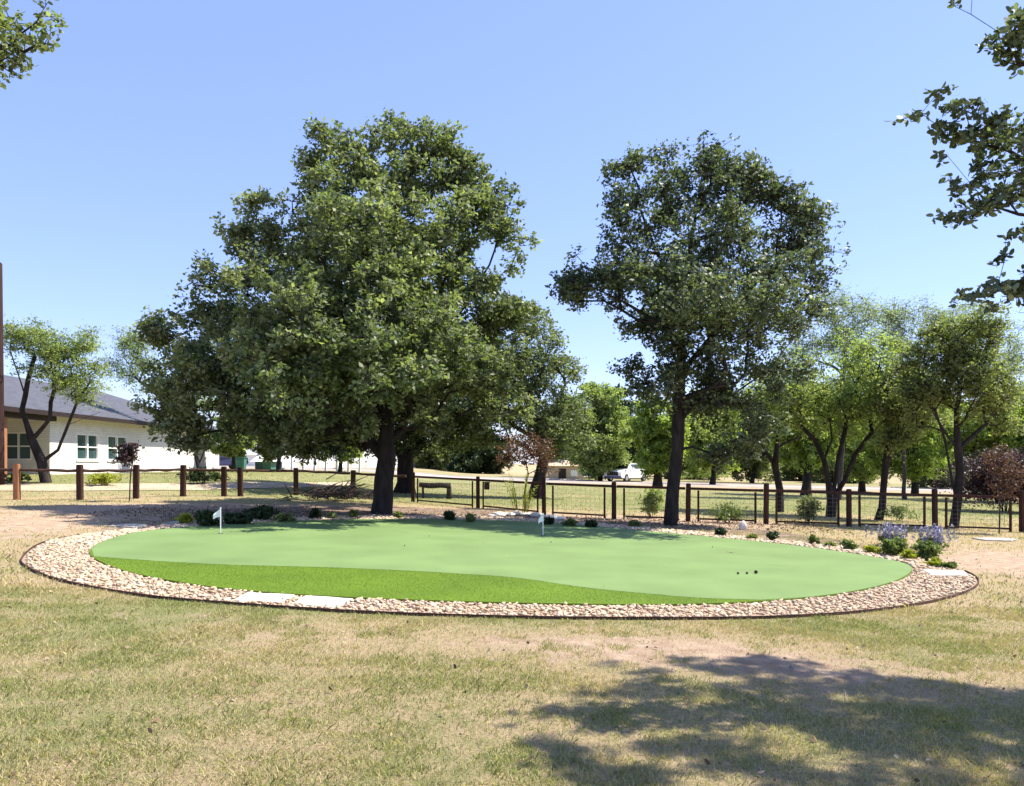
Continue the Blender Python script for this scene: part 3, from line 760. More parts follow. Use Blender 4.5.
for yy, xx in ((6.3, -5.4), (9.5, -5.2)):
    bm = bmesh.new(); zb = RZ+(xx+6)*(-(RZ-EZ)/6.75); cyl(bm, .07, zb-.1, zb+.45, 10, (xx, yy)); cyl(bm, .1, zb+.45, zb+.5, 10, (xx, yy)); link('vent_pipe', bm_mesh('vent_pipe', bm), M['fascia'], rf)
for yy in (7.7, 2.6):
    bm = bmesh.new(); box(bm, .05, .33, yy-.14, yy+.14, -.6, EZ-.42, .01); link('porch_post', bm_mesh('porch_post', bm), M['woodo'], hs)
bm = bmesh.new(); box(bm, .04, .34, -1.2, 11.49, EZ-.42, EZ-.06); link('porch_beam', bm_mesh('porch_beam', bm), M['fascia'], hs)
bm = bmesh.new(); box(bm, -2.29, .6, -1.2, 11.45, -.6, .0); link('porch_floor', bm_mesh('porch_floor', bm), M['conc'], hs)

# ---------------------------------------------------------------- far buildings and things
def building(name, px0, px1, D, ztop_py, label, wall, roof, cat='building', depth=6, gable=False, door=None):
    a = at(px0, D); b = at(px1, D); w = (b-a).length; zb = min(a.z, b.z)-.2; h = zof(ztop_py, D)-zb
    e = empty(name, Vector((a.x, D, zb)), label, cat)
    hw = h*.72; bm = bmesh.new(); box(bm, 0, w, 0, depth, 0, hw, .0); link('wall', bm_mesh('wall', bm), M[wall], e)
    bm = bmesh.new(); o = .3
    v = [bm.verts.new(q) for q in ((-o, -o, hw-.05), (w+o, -o, hw-.05), (w+o, depth+o, hw-.05), (-o, depth+o, hw-.05), (-o, depth/2, h), (w+o, depth/2, h))]
    for q in ((0, 1, 5, 4), (2, 3, 4, 5), (0, 4, 3), (1, 2, 5), (3, 2, 1, 0)): bm.faces.new([v[k] for k in q])
    link('roof', bm_mesh('roof', bm), M[roof], e)
    for (f0, f1, z0, z1, mt, nm) in (door or []):
        bm = bmesh.new(); box(bm, w*f0, w*f1, -.05, .04, hw*z0, hw*z1, .01); link(nm, bm_mesh(nm, bm), M[mt], e)
    return e
building('shed', 549, 583, 88, 459.5, 'small tan garden shed with a dark door beyond the road', 'tan', 'tan', 'shed', 4, door=[(.28, .5, .0, .8, 'fascia', 'door'), (.64, .84, .3, .7, 'white', 'window')])
building('farm_building', 396, 474, 120, 455, 'long grey low building far behind the oak trees', 'greyw', 'greyw', door=[(.1, .16, .3, .8, 'pane', 'window'), (.4, .48, .0, .8, 'fascia', 'door'), (.7, .78, .3, .8, 'pane', 'window')])
building('outbuilding', 255, 271, 62, 456, 'small pale outbuilding with teal lower wall beside the green bin', 'teal', 'white', depth=3, door=[(.1, .45, .35, .8, 'pane', 'window')])
building('white_building', 214, 262, 84, 449, 'white building standing past the right end of the brick house', 'white', 'greyw', depth=8, door=[(.35, .5, .2, .75, 'pane', 'window')])
# long white wall fence
a = at(258, 68); b = at(404, 96)
e = empty('white_fence', a, 'long white board fence in the distance under the oak crown', 'fence')
nP = 9
for i in range(nP+1):
    q = a.lerp(b, i/nP)-a; bm = bmesh.new(); box(bm, q.x-.08, q.x+.08, -.08, .08, q.z-.3, q.z+2.0, .01); link('post', bm_mesh('post', bm), M['white'], e)
for i in range(nP):
    q0 = a.lerp(b, i/nP)-a; q1 = a.lerp(b, (i+1)/nP)-a; bm = bmesh.new()
    for k in range(4): z = .2+k*.43; bar(bm, q0+Vector((.09, 0, z+.2)), q1+Vector((-.09, 0, z+.2)), .03, .37)
    link('board_panel', bm_mesh('board_panel', bm), M['white'], e)
# wheelie bin
p = at(241, 52); e = empty('wheeled_bin', p, 'dark green wheeled rubbish bin standing by the small teal outbuilding', 'bin')
bm = bmesh.new(); box(bm, -.3, .3, -.32, .32, .12, .95, .04)
for v in bm.verts:
    if v.co.z < .5: v.co.x *= .82; v.co.y *= .8
link('body', bm_mesh('body', bm), M['teal'], e)
bm = bmesh.new(); box(bm, -.33, .33, -.36, .36, .953, 1.04, .03); bar(bm, (-.25, .4, .98), (.25, .4, .98), .04, .04); link('lid', bm_mesh('lid', bm), M['teal'], e)
for s in (-1, 1):
    bm = bmesh.new(); cyl(bm, .12, -.03, .03, 16); bm.transform(Matrix.Translation((s*.3, .28, .12)) @ Matrix.Rotation(R(90), 4, 'Y')); link('wheel', bm_mesh('wheel', bm), M['rubber'], e)
# cars
def car(name, base, rz, paint, label, cat, pickup=False):
    e = empty(name, base, label, cat, rz=rz)   # front towards -y
    W = .95
    if pickup: prof = [(-2.75, .5), (-2.78, .95), (-2.55, 1.12), (-1.35, 1.22), (-.75, 1.80), (.75, 1.84), (.95, 1.25), (2.7, 1.22), (2.75, .55), (2.3, .42), (-2.4, .38)]
    else: prof = [(-2.2, .45), (-2.22, .75), (-1.95, .92), (-1.1, 1.0), (-.45, 1.42), (.8, 1.45), (1.6, 1.05), (2.15, .98), (2.2, .5), (1.9, .32), (-1.9, .3)]
    zc = 1.24 if pickup else 1.02
    bm = bmesh.new(); rows = []
    for sx in (-1, -.93, .93, 1):
        rows.append([bm.verts.new((sx*W*(1 if z < zc else (.82 if abs(sx) == 1 else .84)), y, z+(.0 if abs(sx) < 1 or z < .6 else -.04))) for y, z in prof])
    n = len(prof)
    for a, b in zip(rows, rows[1:]):
        for k in range(n): bm.faces.new((a[k], a[(k+1) % n], b[(k+1) % n], b[k]))
    bm.faces.new(rows[0][::-1]); bm.faces.new(rows[-1]); bmesh.ops.recalc_face_normals(bm, faces=bm.faces)
    body = link('body', bm_mesh('body', bm), M[paint], e)
    A_, B_ = (prof[3], prof[4]); C_, D_ = (prof[5], prof[6])
    def quad(name, vs, off, mat):
        bm = bmesh.new(); v = [Vector(q) for q in vs]; nrm = (v[1]-v[0]).cross(v[2]-v[0]).normalized()
        f = [bm.verts.new(q+nrm*off) for q in v]; r = [bm.verts.new(q-nrm*.01) for q in v]; k = len(v)
        bm.faces.new(f); bm.faces.new(r[::-1])
        for i in range(k): bm.faces.new((f[i], r[i], r[(i+1) % k], f[(i+1) % k]))
        bmesh.ops.recalc_face_normals(bm, faces=bm.faces); link(name, bm_mesh(name, bm), M[mat], e)
    ly = lambda P_, Q_, t: (P_[0]+(Q_[0]-P_[0])*t, P_[1]+(Q_[1]-P_[1])*t)
    a, b = ly(A_, B_, .1), ly(A_, B_, .9); w1 = .78
    quad('windshield', [(-w1, a[0], a[1]), (w1, a[0], a[1]), (w1*.93, b[0], b[1]), (-w1*.93, b[0], b[1])], .012, 'carglass')
    a, b = ly(D_, C_, .15), ly(D_, C_, .88)
    quad('rear_window', [(w1*.95, a[0], a[1]), (-w1*.95, a[0], a[1]), (-w1*.9, b[0], b[1]), (w1*.9, b[0], b[1])], .012, 'carglass')
    for s in (-1, 1):
        ym = (B_[0]+C_[0])/2; z0 = zc+.04; z1 = B_[1]-.1
        for y0, y1, t0 in ((A_[0]+.35, ym-.05, A_[0]+.75), (ym+.05, D_[0]-.15, ym+.05)):
            xs = s*W*.93; xt = s*W*.83
            vs = [(xs*.93, y0, z0), (xs*.93, y1, z0), (xt, min(y1, C_[0]-.05), z1), (xt, t0, z1)]
            if s > 0: vs = vs
            else: vs = vs[::-1]
            quad('side_window', vs, .02, 'carglass')
    bm = bmesh.new(); box(bm, -.62, .62, prof[1][0]-.03, prof[1][0]+.1, .62 if pickup else .5, .98 if pickup else .72, .02); link('grille', bm_mesh('grille', bm), M['cup'], e)
    bm = bmesh.new(); box(bm, -.93, .93, prof[0][0]-.10, prof[0][0]+.1, .36, .58, .04); link('bumper', bm_mesh('bumper', bm), M['cardark' if pickup else paint], e)  # pickup bumper: shadow on the front put into a darker paint
    for s in (-1, 1):
        bm = bmesh.new(); zz = .86 if pickup else .7; box(bm, s*.78-.14, s*.78+.14, prof[1][0]-.035, prof[1][0]+.12, zz-.1, zz+.08, .03); link('headlight', bm_mesh('headlight', bm), M['lamp'], e)
        bm = bmesh.new(); box(bm, s*(W+.1)-.1, s*(W+.1)+.1, A_[0]+.55, A_[0]+.68, zc+.02, zc+.18, .02); link('wing_mirror', bm_mesh('wing_mirror', bm), M[paint], e)
        for yw in ((-1.75, 1.75) if pickup else (-1.35, 1.35)):
            rw = .38 if pickup else .32
            bm = bmesh.new(); cyl(bm, rw, -.11, .11, 28); bm.transform(Matrix.Translation((s*(W-.08), yw, rw)) @ Matrix.Rotation(R(90), 4, 'Y')); w = link('wheel', bm_mesh('wheel', bm), M['rubber'], e)
            bm = bmesh.new(); cyl(bm, rw*.6, -.12, .12, 20); bm.transform(Matrix.Translation((s*(W-.075), yw, rw)) @ Matrix.Rotation(R(90), 4, 'Y')); link('rim', bm_mesh('rim', bm), M['rim'], w)
    return e
p = at(627, 78); p.z += .06
car('pickup_truck', p, R(-38), 'carwhite', 'white pickup truck with dark grille parked by the road', 'truck', True)
p = at(589, 92); car('parked_car', p, R(-75), 'carblue', 'blue car parked beside the tan shed', 'car')
p = at(217, 62); car('parked_car', p, R(-60), 'cardark', 'dark blue car parked at the corner of the white brick house', 'car')

# log bench and brush pile
p = at(436, 33.5); e = empty('log_bench', p, 'dark log bench on the lawn behind the fence, right of the big trunk', 'bench')
bm = bmesh.new(); tube_bm(bm, [(-.72, 0, .60), (-.3, .03, .55), (.2, 0, .57), (.62, 0, .55)], [.1, .12, .11, .12], 10); link('seat', bm_mesh('seat', bm), M['bark'], e, smooth=True)
for x in (-.55, .55):
    bm = bmesh.new(); tube_bm(bm, [(x, 0, -.05), (x*1.02, 0, .52)], [.12 if x > 0 else .05, .1 if x > 0 else .05], 8); link('leg', bm_mesh('leg', bm), M['bark'], e, smooth=True)
b = at(332, 29.5); bm = bmesh.new(); rb_ = random.Random(4)
for k in range(150):
    x = rb_.gauss(0, .75); a = rb_.uniform(0, 6.28); L_ = rb_.uniform(.5, 1.5); z = abs(rb_.gauss(0, .22))*max(0, 1-abs(x)/2.2)+.05; el = rb_.uniform(-.1, .7)
    p0 = Vector((x, rb_.gauss(0, .4), z)); d = Vector((math.cos(a)*math.cos(el), math.sin(a)*math.cos(el)*.6, math.sin(el)*.6)); r0 = rb_.uniform(.01, .035)
    tube_bm(bm, [p0, p0+d*L_*.5+Vector((0, 0, .05)), p0+d*L_], [r0, r0*.7, r0*.3], 5)
tag(link('brush_pile', bm_mesh('brush_pile', bm), M['brush'], loc=b), 'dark heap of dead branches in front of the fence, left of the big trunk', 'brush pile')

# ================================================================ TREES
tr_rng = np.random.default_rng(3)
# 1 big oak
D = 23.2; B = at(381, D)
bl = [(388, 152, 38, 0), (375, 195, 62, 0), (440, 165, 34, 0), (335, 180, 38, .3), (325, 160, 22), (462, 200, 48, 0), (330, 235, 58, 0), (400, 250, 80, -1.2), (400, 240, 70, 1.8), (478, 255, 48, 0), (505, 240, 28), (268, 215, 26, 0), (280, 255, 44),
      (235, 295, 44, 0), (300, 320, 66, -1.5), (300, 320, 60, 1.5), (380, 330, 74, -1.6), (455, 320, 62, 0), (500, 300, 36, 0), (200, 345, 42, 0), (180, 375, 36, .5), (212, 395, 38, -.5),
      (255, 385, 52, -1.0), (255, 385, 45, 1.5), (320, 395, 50, 1.0), (300, 415, 40, -1.2), (230, 425, 26), (165, 345, 22, 0), (160, 400, 20, 0), (185, 430, 22, .3), (205, 310, 26, 0), (240, 245, 26, 0), (255, 345, 50, 0), (280, 440, 26), (215, 370, 46, -.8), (440, 385, 48, .5), (490, 360, 42, 0), (505, 395, 30), (350, 385, 45, -1.8), (420, 400, 32, -1.4), (345, 430, 30, 1), (330, 340, 50, -3.4), (400, 300, 45, -3.2), (275, 355, 34, -2.0), (450, 350, 40, -2.8), (380, 350, 60, -4.3), (310, 385, 40, -3.6), (440, 370, 45, -3.8), (380, 330, 70, 3.8), (300, 350, 60, 4.0), (440, 330, 55, 3.8), (350, 350, 65, 5.6), (420, 350, 50, 5.4), (280, 370, 45, 5.2), (340, 380, 50, -5.2), (410, 385, 40, -5.0), (250, 360, 45, 3.4), (380, 260, 55, -3.2), (340, 300, 50, 4.6), (350, 420, 34, -2.5), (290, 440, 26, 1.5), (170, 420, 24, .5), (160, 330, 20), (190, 300, 18), (435, 425, 26, .5), (348, 140, 26, 0), (322, 160, 24, 0), (430, 142, 26, 0), (462, 168, 26, 0), (486, 192, 20, 0), (318, 135, 12, 0), (260, 205, 20, 0), (235, 240, 18, 0), (505, 215, 20, 0), (388, 128, 26, 0)]
tree('oak_tree', B, 'tallest broad oak with a wide dense crown left of centre', pxblobs(B, D, bl, tr_rng),
     [pxstem(B, D, [(381, 515), (384, 480), (386, 440), (385, 400), (388, 360), (392, 300), (386, 240), (390, 180)]),
      pxstem(B, D, [(385, 425), (360, 385, .4), (320, 350, .8), (270, 320, .8), (225, 300, .5)]), pxstem(B, D, [(385, 415), (340, 395, -.8), (280, 375, -1.3), (220, 370, -1.2)]),
      pxstem(B, D, [(386, 400), (420, 360, -.6), (460, 320, -.8), (490, 270, -.6)]), pxstem(B, D, [(388, 360), (350, 300, -1), (320, 250, -1), (300, 220, -.8)]),
      pxstem(B, D, [(392, 300), (430, 250, .8), (450, 200, .8)]), pxstem(B, D, [(385, 420), (430, 390, 1), (480, 370, 1)])],
     'oak', n=2050, spread=.44, nl=(9, 14), L=.145, r=.275, rt=.011, seed=11, gap=.42, shell=.33, gs=1.9, wp=.58, flare=1.25)
# 2 second oak
D = 21.7; B = at(671, D)
bl = [(706, 170, 30, 0), (690, 190, 44), (655, 195, 42), (628, 175, 22), (745, 195, 40), (785, 220, 36), (818, 222, 20), (622, 225, 34), (660, 245, 48, -.8), (700, 250, 60, .8), (760, 255, 50), (800, 262, 32), (600, 262, 28), (585, 292, 24), (568, 288, 14), (625, 285, 36),
      (660, 300, 36), (720, 310, 55, -.6), (775, 310, 40), (805, 305, 22), (715, 360, 46, 0), (765, 350, 36), (700, 400, 34), (735, 410, 34, .4), (790, 340, 18), (635, 362, 16), (650, 390, 22), (612, 380, 7), (615, 320, 14), (760, 395, 24), (745, 445, 18), (660, 325, 30), (690, 350, 34, -.5), (668, 372, 20), (700, 385, 30, .5), (680, 280, 40), (730, 350, 40, .5), (785, 370, 20), (700, 330, 40, -2.2), (650, 290, 34, -1.9), (755, 300, 36, -2.0), (700, 230, 40, -1.6), (690, 310, 40, -3.2), (740, 330, 34, -3.3), (650, 330, 26, -3.0), (700, 280, 40, 2.6), (750, 300, 36, 2.6), (578, 290, 20, 0), (598, 275, 22, 0), (570, 283, 10, 0), (612, 290, 20), (632, 182, 24, 0), (658, 172, 26, 0), (745, 182, 30, 0), (790, 205, 26, 0), (775, 188, 20, 0), (610, 215, 20, 0), (820, 215, 16, 0), (800, 240, 26, 0), (735, 440, 24, 0), (770, 425, 22, 0), (720, 455, 14)]
tree('oak_tree', B, 'tall narrow dark oak right of centre with open gaps in its crown', pxblobs(B, D, bl, tr_rng, yj=.9),
     [pxstem(B, D, [(670, 525), (673, 490), (677, 450), (679, 400), (682, 350), (684, 300), (690, 250), (700, 190)]),
      pxstem(B, D, [(680, 385), (710, 340, .3), (750, 300, .5), (785, 260, .5)]), pxstem(B, D, [(682, 345), (655, 325, -.3), (620, 305, -.5), (590, 290, -.4)]),
      pxstem(B, D, [(684, 300), (660, 250, .4), (640, 200, .3)]), pxstem(B, D, [(679, 410), (705, 390, -.5), (730, 385, -.6)])],
     'oakdark', n=1050, spread=.42, nl=(7, 12), L=.125, r=.175, rt=.010, seed=21, gap=.46, shell=.42, gs=2.3, wp=.50, flare=1.2)
# 3 trees behind the big oak
D = 38; B = at(404, D)
tree('oak_tree', B, 'dark tree standing behind the big oak, trunk just right of it', pxblobs(B, D, [(360, 400, 50), (410, 380, 55), (330, 430, 34), (440, 415, 40), (300, 425, 26), (470, 420, 34), (400, 430, 28), (360, 400, 50, -4), (420, 400, 50, -3.5), (320, 410, 36, -3)], tr_rng),
     [pxstem(B, D, [(404, 493), (405, 470), (408, 440), (400, 400)]), pxstem(B, D, [(407, 445), (440, 420), (465, 400)]), pxstem(B, D, [(407, 450), (370, 420), (335, 410)])], 'darkg', n=560, spread=.8, nl=(8, 12), L=.19, r=.38, seed=31, gap=.25)
D = 36.5; B = at(537, D)
tree('oak_tree', B, 'grey green rounded oak right behind the big oak, low trunk leaning right', pxblobs(B, D, [(525, 335, 34), (550, 350, 26), (505, 370, 46), (545, 385, 38), (570, 375, 18), (480, 410, 42), (530, 425, 40), (560, 430, 32), (575, 415, 20), (500, 330, 24), (460, 425, 30), (585, 440, 10)], tr_rng),
     [pxstem(B, D, [(535, 497), (540, 475), (545, 455), (535, 420), (525, 380)]), pxstem(B, D, [(545, 455), (560, 430), (565, 400)]), pxstem(B, D, [(540, 440), (500, 415), (475, 400)])], 'oak', n=480, spread=.62, nl=(8, 12), L=.155, r=.25, seed=32, gap=.3)
# 4 right group beyond the fence
D = 30; B = at(779, D)
tree('mesquite_tree', B, 'tree beyond the right fence with long low limbs reaching left', pxblobs(B, D, [(700, 432, 16), (725, 420, 24), (755, 405, 34), (790, 395, 36), (735, 445, 14), (765, 430, 24), (810, 420, 22), (800, 370, 26)], tr_rng),
     [pxstem(B, D, [(780, 513), (780, 490), (775, 465), (770, 455)]), pxstem(B, D, [(772, 458), (745, 453), (715, 455), (695, 448)]), pxstem(B, D, [(774, 460), (755, 435), (735, 420)]), pxstem(B, D, [(777, 470), (778, 430), (785, 400)])],
     'light', n=230, spread=.5, nl=(7, 10), L=.11, r=.14, rt=.009, seed=41, gap=.5, flare=1.2)
D = 27.7; B = at(831, D)
tree('mesquite_tree', B, 'spreading multi trunk tree beyond the fence with thick dark curving limbs', pxblobs(B, D, [(800, 385, 36), (840, 370, 42), (880, 365, 42), (850, 410, 34), (795, 410, 28), (820, 410, 26), (865, 405, 34), (900, 395, 24), (780, 400, 18), (845, 425, 20), (790, 425, 16), (885, 430, 16)], tr_rng),
     [pxstem(B, D, [(831, 516), (832, 500), (828, 480), (824, 460), (815, 440), (800, 425), (775, 418)]), pxstem(B, D, [(826, 465), (832, 440), (830, 420), (820, 415)]), pxstem(B, D, [(832, 502), (845, 480), (855, 455), (872, 432), (885, 420)]), pxstem(B, D, [(830, 490), (838, 460), (845, 430)])],
     'light', n=330, spread=.5, nl=(7, 10), L=.11, r=.17, rt=.009, seed=42, gap=.5, flare=1.2)
D = 26.5; B = at(878, D)
tree('mesquite_tree', B, 'slim dark trunked tree leaning right beyond the fence, left of the olive tree', pxblobs(B, D, [(895, 410, 26), (915, 390, 28), (925, 420, 22), (890, 440, 14)], tr_rng),
     [pxstem(B, D, [(878, 518), (883, 490), (886, 460), (890, 435), (905, 420)]), pxstem(B, D, [(888, 448), (910, 432), (930, 420)])], 'olive', n=180, spread=.5, nl=(7, 12), L=.125, r=.12, rt=.01, seed=43, gap=.3)
D = 23.5; B = at(954, D)
tree('elm_tree', B, 'olive green tree right of the second oak with forked dark trunk at the right fence', pxblobs(B, D, [(955, 345, 34), (985, 360, 30), (930, 360, 26), (1000, 390, 26), (960, 390, 40), (925, 395, 24), (1010, 420, 16), (970, 325, 18), (940, 330, 16), (985, 335, 16), (905, 365, 12), (915, 420, 14)], tr_rng, yj=.8),
     [pxstem(B, D, [(953, 528), (957, 505), (960, 470), (957, 430), (960, 390), (965, 350)]), pxstem(B, D, [(956, 505), (950, 470), (945, 440), (935, 410)]), pxstem(B, D, [(959, 450), (985, 425), (1005, 405)]), pxstem(B, D, [(957, 440), (935, 415), (920, 390)])],
     'olive', n=400, spread=.36, nl=(7, 11), L=.10, r=.135, rt=.008, seed=44, gap=.55, flare=1.2)

def simple(px, D, top, rpx, mat, label, seed, bot=None, n=160, L=.22, spread=None, r=.2, name='shade_tree', gap=.25, bark='bark', group=None, nl=(7, 12), trunk_h=None, lean=0, twig_r=.01):
    B = at(px, D); s = D/F; rg = np.random.default_rng(seed)
    bot = bot if bot is not None else HY+4
    h = bot-top; bl = []
    k = 7
    for i in range(k):
        t = (i+.5)/k; w = rpx*(math.sin(math.pi*min(1, .18+.78*t))**.7)*rg.uniform(.75, 1.15)
        py = bot-h*t; rr = min(max(w*.62, 4), h*.42)
        for sx in (-1, 1): bl.append((px+sx*(w-rr)*rg.uniform(.5, 1.1)+lean*t, max(py, top+rr*.8), rr))
    bb = pxblobs(B, D, bl, rg, yj=rpx*s*.35)
    tp = (0, 0, 0); zt = EYE+(HY-(top+h*.35))*s-B.z
    st = [[tp, (.1*zt/5, 0, zt*.3), (-.03*zt, .1, zt*.6), (.02*zt, 0, zt)]]
    L = L*1.15
    return tree(name, B, label, bb, st, mat, n=int(n*1.6), spread=spread or rpx*s*.17, nl=nl, L=L, r=r, rt=.02, seed=seed, gap=gap, bark=bark, group=group, twig_r=twig_r, step=1.0)
bg = 'background trees beyond the road'
simple(600, 78, 382, 38, 'light', 'light green leafy tree rising above the blue car and tan shed', 51, n=330, L=.26, group=bg)
simple(566, 92, 396, 34, 'pale', 'pale green tree partly hidden behind the grey green oak', 52, n=240, L=.3, group=bg)
simple(622, 98, 385, 34, 'darkg', 'very dark evergreen tree directly behind the white pickup truck', 53, n=240, L=.3, bot=476, group=bg, name='evergreen_tree')
simple(657, 60, 392, 32, 'bright', 'leafy tree with two short stems just left of the second oak trunk', 54, n=280, L=.2, bot=470, r=.3, group=bg)
simple(712, 74, 392, 40, 'bright', 'bright green tree just right of the second oak trunk', 55, n=320, L=.25, r=.22, bot=462, group=bg)
simple(690, 105, 400, 40, 'olive', 'dull tree filling the gap behind the second oak trunk', 56, n=220, L=.33, bot=478, group=bg)
simple(752, 88, 395, 40, 'olive', 'dull green tree behind the long low limbs', 57, n=260, L=.28, bot=472, group=bg)
simple(806, 50, 385, 44, 'bright', 'yellow green tree with a straight trunk between two dark limbed trees', 58, n=330, L=.17, r=.26, bot=460, group=bg)
simple(862, 62, 358, 52, 'light', 'light green tall tree behind the spreading multi trunk tree', 59, n=340, L=.2, bot=470, group=bg)
simple(915, 56, 375, 48, 'bright', 'bright green tree behind the slim leaning trunk', 60, n=320, L=.18, bot=474, group=bg)
simple(1000, 46, 392, 52, 'bright', 'bright yellow green tree behind the olive tree near the right edge', 61, n=300, L=.15, bot=468, group=bg)
simple(940, 80, 405, 44, 'olive', 'grey green tree deep behind the olive tree', 62, n=300, L=.28, bot=482, group=bg)
simple(1040, 60, 380, 40, 'olive', 'grey green tree cut off by the right edge of the photo', 63, n=260, L=.2, bot=478, group=bg)
simple(850, 100, 425, 44, 'olive', 'dull green tree low behind the multi trunk tree', 64, n=260, L=.32, bot=480, group=bg)
simple(800, 110, 430, 40, 'olive', 'distant dull tree low behind the yellow green tree', 65, n=220, L=.34, bot=480, group=bg)
# tall sparse pale trees
D = 44; B = at(838, D)
tree('sparse_tree', B, 'tall thin airy tree with pale sparse leaves and bare forked top', pxblobs(B, D, [(820, 330, 28), (845, 305, 24), (870, 320, 22), (800, 350, 18), (850, 345, 28)], tr_rng), [pxstem(B, D, [(838, 492), (841, 440), (842, 385), (846, 360), (840, 335), (830, 315)]), pxstem(B, D, [(843, 370), (860, 350), (885, 330), (905, 318)])],
     'pale', n=230, spread=.75, nl=(8, 8), L=.125, r=.13, rt=.010, seed=71, gap=.4, bark='barkl', twig_r=.005)
D = 47; B = at(905, D)
tree('sparse_tree', B, 'tall thin airy tree with greyish leaves left of the olive tree top', pxblobs(B, D, [(890, 325, 24), (912, 315, 22), (930, 335, 26), (900, 350, 26), (948, 320, 16)], tr_rng), [pxstem(B, D, [(905, 490), (903, 430), (905, 380), (900, 340)]), pxstem(B, D, [(905, 390), (925, 350), (935, 325)])],
     'pale', n=210, spread=.8, nl=(8, 8), L=.125, r=.12, rt=.010, seed=72, gap=.4, bark='barkl', twig_r=.005)
D = 50; B = at(985, D)
tree('sparse_tree', B, 'airy pale green tree showing above the olive tree near the right edge', pxblobs(B, D, [(950, 325, 22), (975, 320, 22), (1000, 345, 26), (1020, 370, 22)], tr_rng), [pxstem(B, D, [(985, 490), (983, 430), (985, 380), (975, 340)]), pxstem(B, D, [(985, 390), (1005, 360), (1015, 345)])],
     'pale', n=220, spread=.8, nl=(8, 9), L=.13, r=.12, rt=.010, seed=73, gap=.4, bark='barkl', twig_r=.005)
simple(480, 110, 432, 36, 'darkg', 'dark distant tree low behind the trunk of the big oak, on its right', 66, n=240, L=.33, bot=472, group=bg)
simple(432, 115, 438, 30, 'olive', 'distant dull green tree above the grey farm building', 67, n=200, L=.33, bot=470, group=bg)
simple(340, 66, 418, 26, 'bright', 'yellow green small tree before the white board fence', 68, n=180, L=.19, bot=457, r=.14, group='small trees by the white fence')
simple(278, 58, 405, 32, 'olive', 'olive tree with two thin stems left of the white board fence', 69, n=240, L=.18, bot=452, r=.13, group='small trees by the white fence')
simple(233, 56, 412, 26, 'light', 'light green small tree behind the green bin', 70, n=200, L=.17, bot=450, r=.14, group='small trees by the white fence')
# left trees in front of the house
D = 32.5; B = at(47, D)
tree('mesquite_tree', B, 'feathery light green tree with V shaped dark trunks before the house porch', pxblobs(B, D, [(25, 335, 20), (50, 350, 24), (75, 345, 22), (92, 350, 14), (60, 375, 20), (85, 380, 22), (30, 360, 16), (95, 400, 10), (12, 345, 12), (98, 365, 10)], tr_rng),
     [pxstem(B, D, [(46, 479), (42, 462), (32, 440), (22, 410), (28, 380), (35, 355)]), pxstem(B, D, [(48, 472), (58, 450), (68, 425), (78, 400), (88, 385)]), pxstem(B, D, [(33, 440), (45, 425), (50, 418)]), pxstem(B, D, [(26, 388), (15, 365), (10, 350)]), pxstem(B, D, [(68, 425), (85, 418), (100, 412)])],
     'light', n=200, spread=.5, nl=(8, 12), L=.1, r=.19, rt=.009, seed=81, gap=.35, flare=1.2)
D = 45; B = at(200, D)
tree('mesquite_tree', B, 'thin two stemmed tree at the far end of the house wall', pxblobs(B, D, [(128, 345, 18), (125, 370, 18), (145, 385, 12), (140, 360, 14), (185, 405, 16), (205, 400, 16), (165, 395, 14)], tr_rng),
     [pxstem(B, D, [(201, 474), (196, 455), (194, 430), (180, 410), (150, 390), (130, 370)]), pxstem(B, D, [(201, 470), (207, 445), (212, 425), (208, 405)])], 'light', n=150, spread=.65, nl=(8, 9), L=.12, r=.13, rt=.01, seed=82, gap=.3)

# near trees at the frame edges
D = 5.6; rgE = np.random.default_rng(91)
B = Vector((9.0, 6.6, gz(9.0, 6.6)))
vis = [(922, 102, 4), (936, 104, 6), (950, 112, 9), (966, 125, 14), (985, 133, 14), (1003, 128, 14), (1018, 142, 11), (1010, 165, 12), (990, 165, 10), (1024, 185, 10), (972, 178, 11), (985, 205, 12), (962, 215, 11), (950, 220, 6), (1000, 190, 10), (940, 88, 4), (948, 158, 6), (1034, 150, 12), (1040, 190, 12),
       (1012, 238, 7), (1018, 250, 6), (1025, 275, 12), (1010, 280, 9), (998, 291, 8), (980, 297, 6), (1016, 296, 10), (965, 298, 3), (1035, 285, 12), (1016, 35, 14), (1028, 25, 16), (1008, 28, 7), (1024, 50, 9), (961, -6, 3)]
ex = []
for q in vis:
    m = max(2, int(q[2]*q[2]/15))
    for _ in range(m):
        t = rgE.uniform(0, 6.28); rr = q[2]*math.sqrt(rgE.uniform()); d_ = D+rgE.uniform(-.25, .25)
        ex.append(((q[0]+rr*math.cos(t)-CX)*D/F-B.x, d_-B.y, EYE+(HY-(q[1]+rr*math.sin(t)))*D/F-B.z))
ex = np.array(ex)
sp = np.array([[gp(*q).x, gp(*q).y] for q in [(530, 750), (550, 705), (600, 670), (650, 655), (740, 657), (850, 664), (905, 678), (1030, 690), (1250, 700), (1300, 785)]]+[(6.5, 3.0), (.6, 3.2), (.35, 3.9)])  # outline of the lawn shadow wanted from the unseen crown
q_ = np.stack([rgE.uniform(-.5, 7, 16000), rgE.uniform(2.5, 8, 16000)], 1); q_ = q_[inside(q_, sp)]
q_ = q_[fbm(q_[:, 0]*1.9, q_[:, 1]*2.5, 31, 4)+.10*sst(1.0, 2.2, q_[:, 0]) > .515][:1050]
zz = rgE.uniform(5.9, 7.9, len(q_))+np.clip(q_[:, 0]-2, 0, 4)*.1; cot = 1/math.tan(R(EL))
